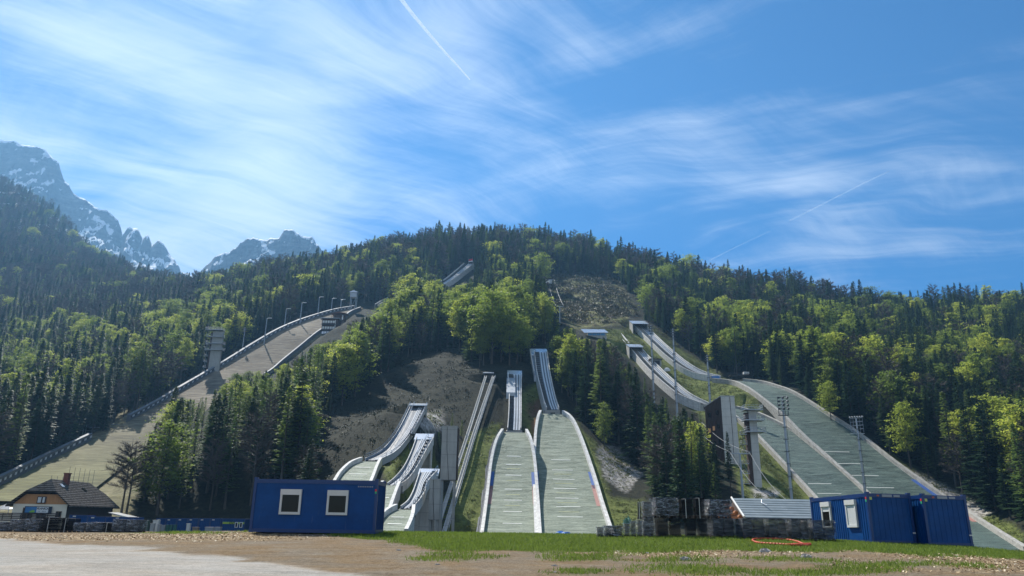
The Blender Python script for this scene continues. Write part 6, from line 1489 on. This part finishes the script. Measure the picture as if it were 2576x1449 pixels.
# single trees that stand alone
def lone(kind_, vi, px, py, Y, ph_, label, wd=1.0, grp=None):
    tm, cm, jm, h0 = KIND[kind_][vi]; p = ground_at(px, py, 140); Y = p.y; z = p.z; top = at(px, ph_, Y); s = max(.05, (top.z-z)/h0); t = thing(kind_, label, 'tree', (p.x, Y, z-.2), px*.1, grp); t.scale = (s*wd, s*wd, s)
    for nm, me_ in (('trunk', tm), ('crown', cm)): o = bpy.data.objects.new(nm, me_); C.objects.link(o); o.parent = t
lone('bare_tree', 0, 305, 1290, 152, 1100, 'big leafless tree standing alone right of the chalet', 1.3); lone('bare_tree', 2, 318, 1288, 155, 1110, 'second leafless trunk leaning on the big bare tree', 1.2)
lone('larch_tree', 0, 1137, 1080, 165, 1038, 'small fresh green conifer left behind the tall concrete tower', 1.3); lone('larch_tree', 1, 1161, 1110, 162, 1055, 'small fresh green conifer right behind the tall concrete tower', 1.6); lone('larch_tree', 0, 1102, 1150, 158, 1085, 'slender fresh conifer at the left side of the concrete tower', 1.6)
lone('spruce_tree', 3, 1840, 1250, 196, 1086, 'tall thin spruce in front of the big judges tower', .8); lone('spruce_tree', 1, 1800, 1250, 198, 1120, 'spruce left of the thin one before the judges tower', .9); lone('spruce_tree', 2, 1770, 1255, 190, 1110, 'dense spruce at the foot of the dark boarded tower', 1.0)
lone('beech_tree', 2, 1520, 1130, 235, 1000, 'vivid yellow green beech above the rocky patch', .8); lone('beech_tree', 1, 1440, 1010, 275, 900, 'yellow green beech right of the high start box', 1.0); lone('beech_tree', 0, 2092, 1065, 292, 952, 'vivid green beech right of the largest slope', 1.0)
lone('beech_tree', 0, 880, 960, 300, 850, 'vivid narrow beech beside a dark spruce above the spur', .8); lone('beech_tree', 3, 745, 1200, 178, 1000, 'big bright green beech at the right end of the dark wood', .95)
lone('beech_tree', 2, 600, 1060, 230, 950, 'yellow green beech below the giant hill edge', .9); lone('beech_tree', 1, 705, 1030, 245, 905, 'light green beech before the near edge of the giant hill', .9)
# ------------------------------------------------------------------ grass tufts and wood chips on the yard
rg = np.random.RandomState(8)
def scatter_yard(nc_, which):
    Y = rg.uniform(20, 45, nc_); X = rg.uniform(-.72, .72, nc_)*Y; Z = plat(X, Y); px, py = proj(X, Y, Z); a, b, c = cover(px, py, X, Y); w_ = b if which == 'g' else c*(1-b)
    k = rg.rand(nc_) < w_*.95; return X[k], Y[k], Z[k]
X, Y, Z = scatter_yard(190000, 'g'); nb = len(X); a = rg.rand(nb)*6.28; h_ = rg.uniform(.04, .13, nb); w_ = rg.uniform(.012, .03, nb); lx = rg.normal(0, .04, nb); ly = rg.normal(0, .04, nb)
Q = np.stack([np.stack([X-np.cos(a)*w_, Y-np.sin(a)*w_, Z-.01], 1), np.stack([X+np.cos(a)*w_, Y+np.sin(a)*w_, Z-.01], 1), np.stack([X+lx, Y+ly, Z+h_], 1)], 1)
me_ = fastmesh('grass', Q.reshape(-1, 3), np.arange(nb*3).reshape(nb, 3), mat('grass_blades', b_leaf, c1=(.10, .15, .025), c2=(.20, .27, .045), trans=.4)); o = bpy.data.objects.new('grass', me_); C.objects.link(o); tag(o, 'short fresh green grass along the edge of the yard', 'grass', kind='stuff')
X, Y, Z = scatter_yard(60000, 'c'); nb = len(X); a = rg.rand(nb)*6.28; l_ = rg.uniform(.015, .042, nb); w_ = l_*rg.uniform(.3, .7, nb); t1 = rg.normal(0, .35, nb); t2 = rg.normal(0, .35, nb); ca, sa = np.cos(a), np.sin(a)
U_ = np.stack([ca*l_, sa*l_, t1*l_], 1); W_ = np.stack([-sa*w_, ca*w_, t2*w_], 1); P0 = np.stack([X, Y, Z+.025], 1)
Q = np.stack([P0-U_-W_, P0+U_-W_, P0+U_+W_, P0-U_+W_], 1)
def b_chip(N):
    r = N('ShaderNodeNewGeometry').outputs['Random Per Island']; return bsdf(N, ramp(N, r, [(.0, (.16, .09, .05)), (.4, (.38, .26, .14)), (.8, (.60, .46, .27)), (1, (.80, .70, .52))]), .8, 0, .2)
me_ = quads_mesh('wood_chips', Q, mat('wood_chip', b_chip)); o = bpy.data.objects.new('wood_chips', me_); C.objects.link(o); tag(o, 'pale wood chips strewn in patches over the yard', 'wood chips', kind='stuff')
# brushwood on the open ground of the hillside
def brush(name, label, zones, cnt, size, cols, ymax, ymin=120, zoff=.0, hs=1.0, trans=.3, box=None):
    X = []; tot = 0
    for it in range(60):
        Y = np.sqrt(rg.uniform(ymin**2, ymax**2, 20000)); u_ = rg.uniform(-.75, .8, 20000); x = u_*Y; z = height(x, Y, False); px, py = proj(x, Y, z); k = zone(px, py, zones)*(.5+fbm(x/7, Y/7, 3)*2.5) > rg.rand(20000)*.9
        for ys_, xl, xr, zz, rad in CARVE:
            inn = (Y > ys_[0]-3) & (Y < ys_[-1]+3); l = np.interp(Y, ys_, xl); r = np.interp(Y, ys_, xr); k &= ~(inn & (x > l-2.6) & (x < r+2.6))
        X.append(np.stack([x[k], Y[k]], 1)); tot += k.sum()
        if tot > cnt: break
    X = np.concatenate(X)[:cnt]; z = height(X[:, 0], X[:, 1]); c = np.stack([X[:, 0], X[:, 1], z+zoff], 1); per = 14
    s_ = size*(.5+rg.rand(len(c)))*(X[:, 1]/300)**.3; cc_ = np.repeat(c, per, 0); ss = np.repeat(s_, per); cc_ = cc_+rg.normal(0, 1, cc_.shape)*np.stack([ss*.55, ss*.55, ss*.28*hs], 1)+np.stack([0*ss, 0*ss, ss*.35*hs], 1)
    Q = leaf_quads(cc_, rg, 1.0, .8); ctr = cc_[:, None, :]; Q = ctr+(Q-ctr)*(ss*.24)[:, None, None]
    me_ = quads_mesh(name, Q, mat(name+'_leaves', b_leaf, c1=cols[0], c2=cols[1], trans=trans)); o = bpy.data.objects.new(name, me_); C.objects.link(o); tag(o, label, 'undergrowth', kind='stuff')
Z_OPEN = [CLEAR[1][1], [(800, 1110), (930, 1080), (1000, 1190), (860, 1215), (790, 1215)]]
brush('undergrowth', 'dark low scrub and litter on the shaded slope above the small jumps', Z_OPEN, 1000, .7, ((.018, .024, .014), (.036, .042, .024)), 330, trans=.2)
brush('brushwood', 'tangled brush and young shoots on the cleared patch high on the hill', Z_CLEAR, 2600, 1.5, ((.06, .055, .03), (.15, .15, .05)), 760, 400, trans=.2)
brush('rough_grass', 'tufts of rough grass on the banks beside the jumps', Z_LAWN+Z_ROCK, 5000, .55, ((.07, .075, .025), (.15, .18, .045)), 430, hs=.7)
# felled stems on the cleared patch
m = MB()
for i in range(110):
    px, py = rg.uniform(1375, 1610), rg.uniform(680, 820)
    if not inpoly(np.array([px]), np.array([py]), Z_CLEAR[0])[0]: continue
    q = ground_at(px, py, 380); a = rg.normal(0, .5)+(0 if rg.rand() < .75 else 1.4); L_ = rg.uniform(3, 9); e = Vector((q.x+math.cos(a)*L_, q.y+math.sin(a)*L_, 0)); e.z = h1(e.x, e.y)+.5; m.tube(q+Vector((0, 0, .5)), e, .28, .16, 5)
tag(m.build('felled_timber', m_plain('weathered_logs', (.24, .19, .15), .9, .4, .3)), 'felled stems and branches scattered over the cleared patch', 'felled timber', kind='stuff')
# ------------------------------------------------------------------ haze
m = MB(); m.box((0, 1500, 800), (6400, 3800, 1630)); 
def b_haze():
    q = bpy.data.materials.new('air'); q.use_nodes = True; nt = q.node_tree; nt.nodes.clear(); v = nt.nodes.new('ShaderNodeVolumePrincipled'); v.inputs['Color'].default_value = (.28, .60, 1, 1); v.inputs['Density'].default_value = .00012; v.inputs['Anisotropy'].default_value = .35
    out = nt.nodes.new('ShaderNodeOutputMaterial'); nt.links.new(v.outputs[0], out.inputs['Volume'])
    return q
o = m.build('haze', b_haze()); tag(o, 'thin blue air over the valley', 'haze', kind='stuff')
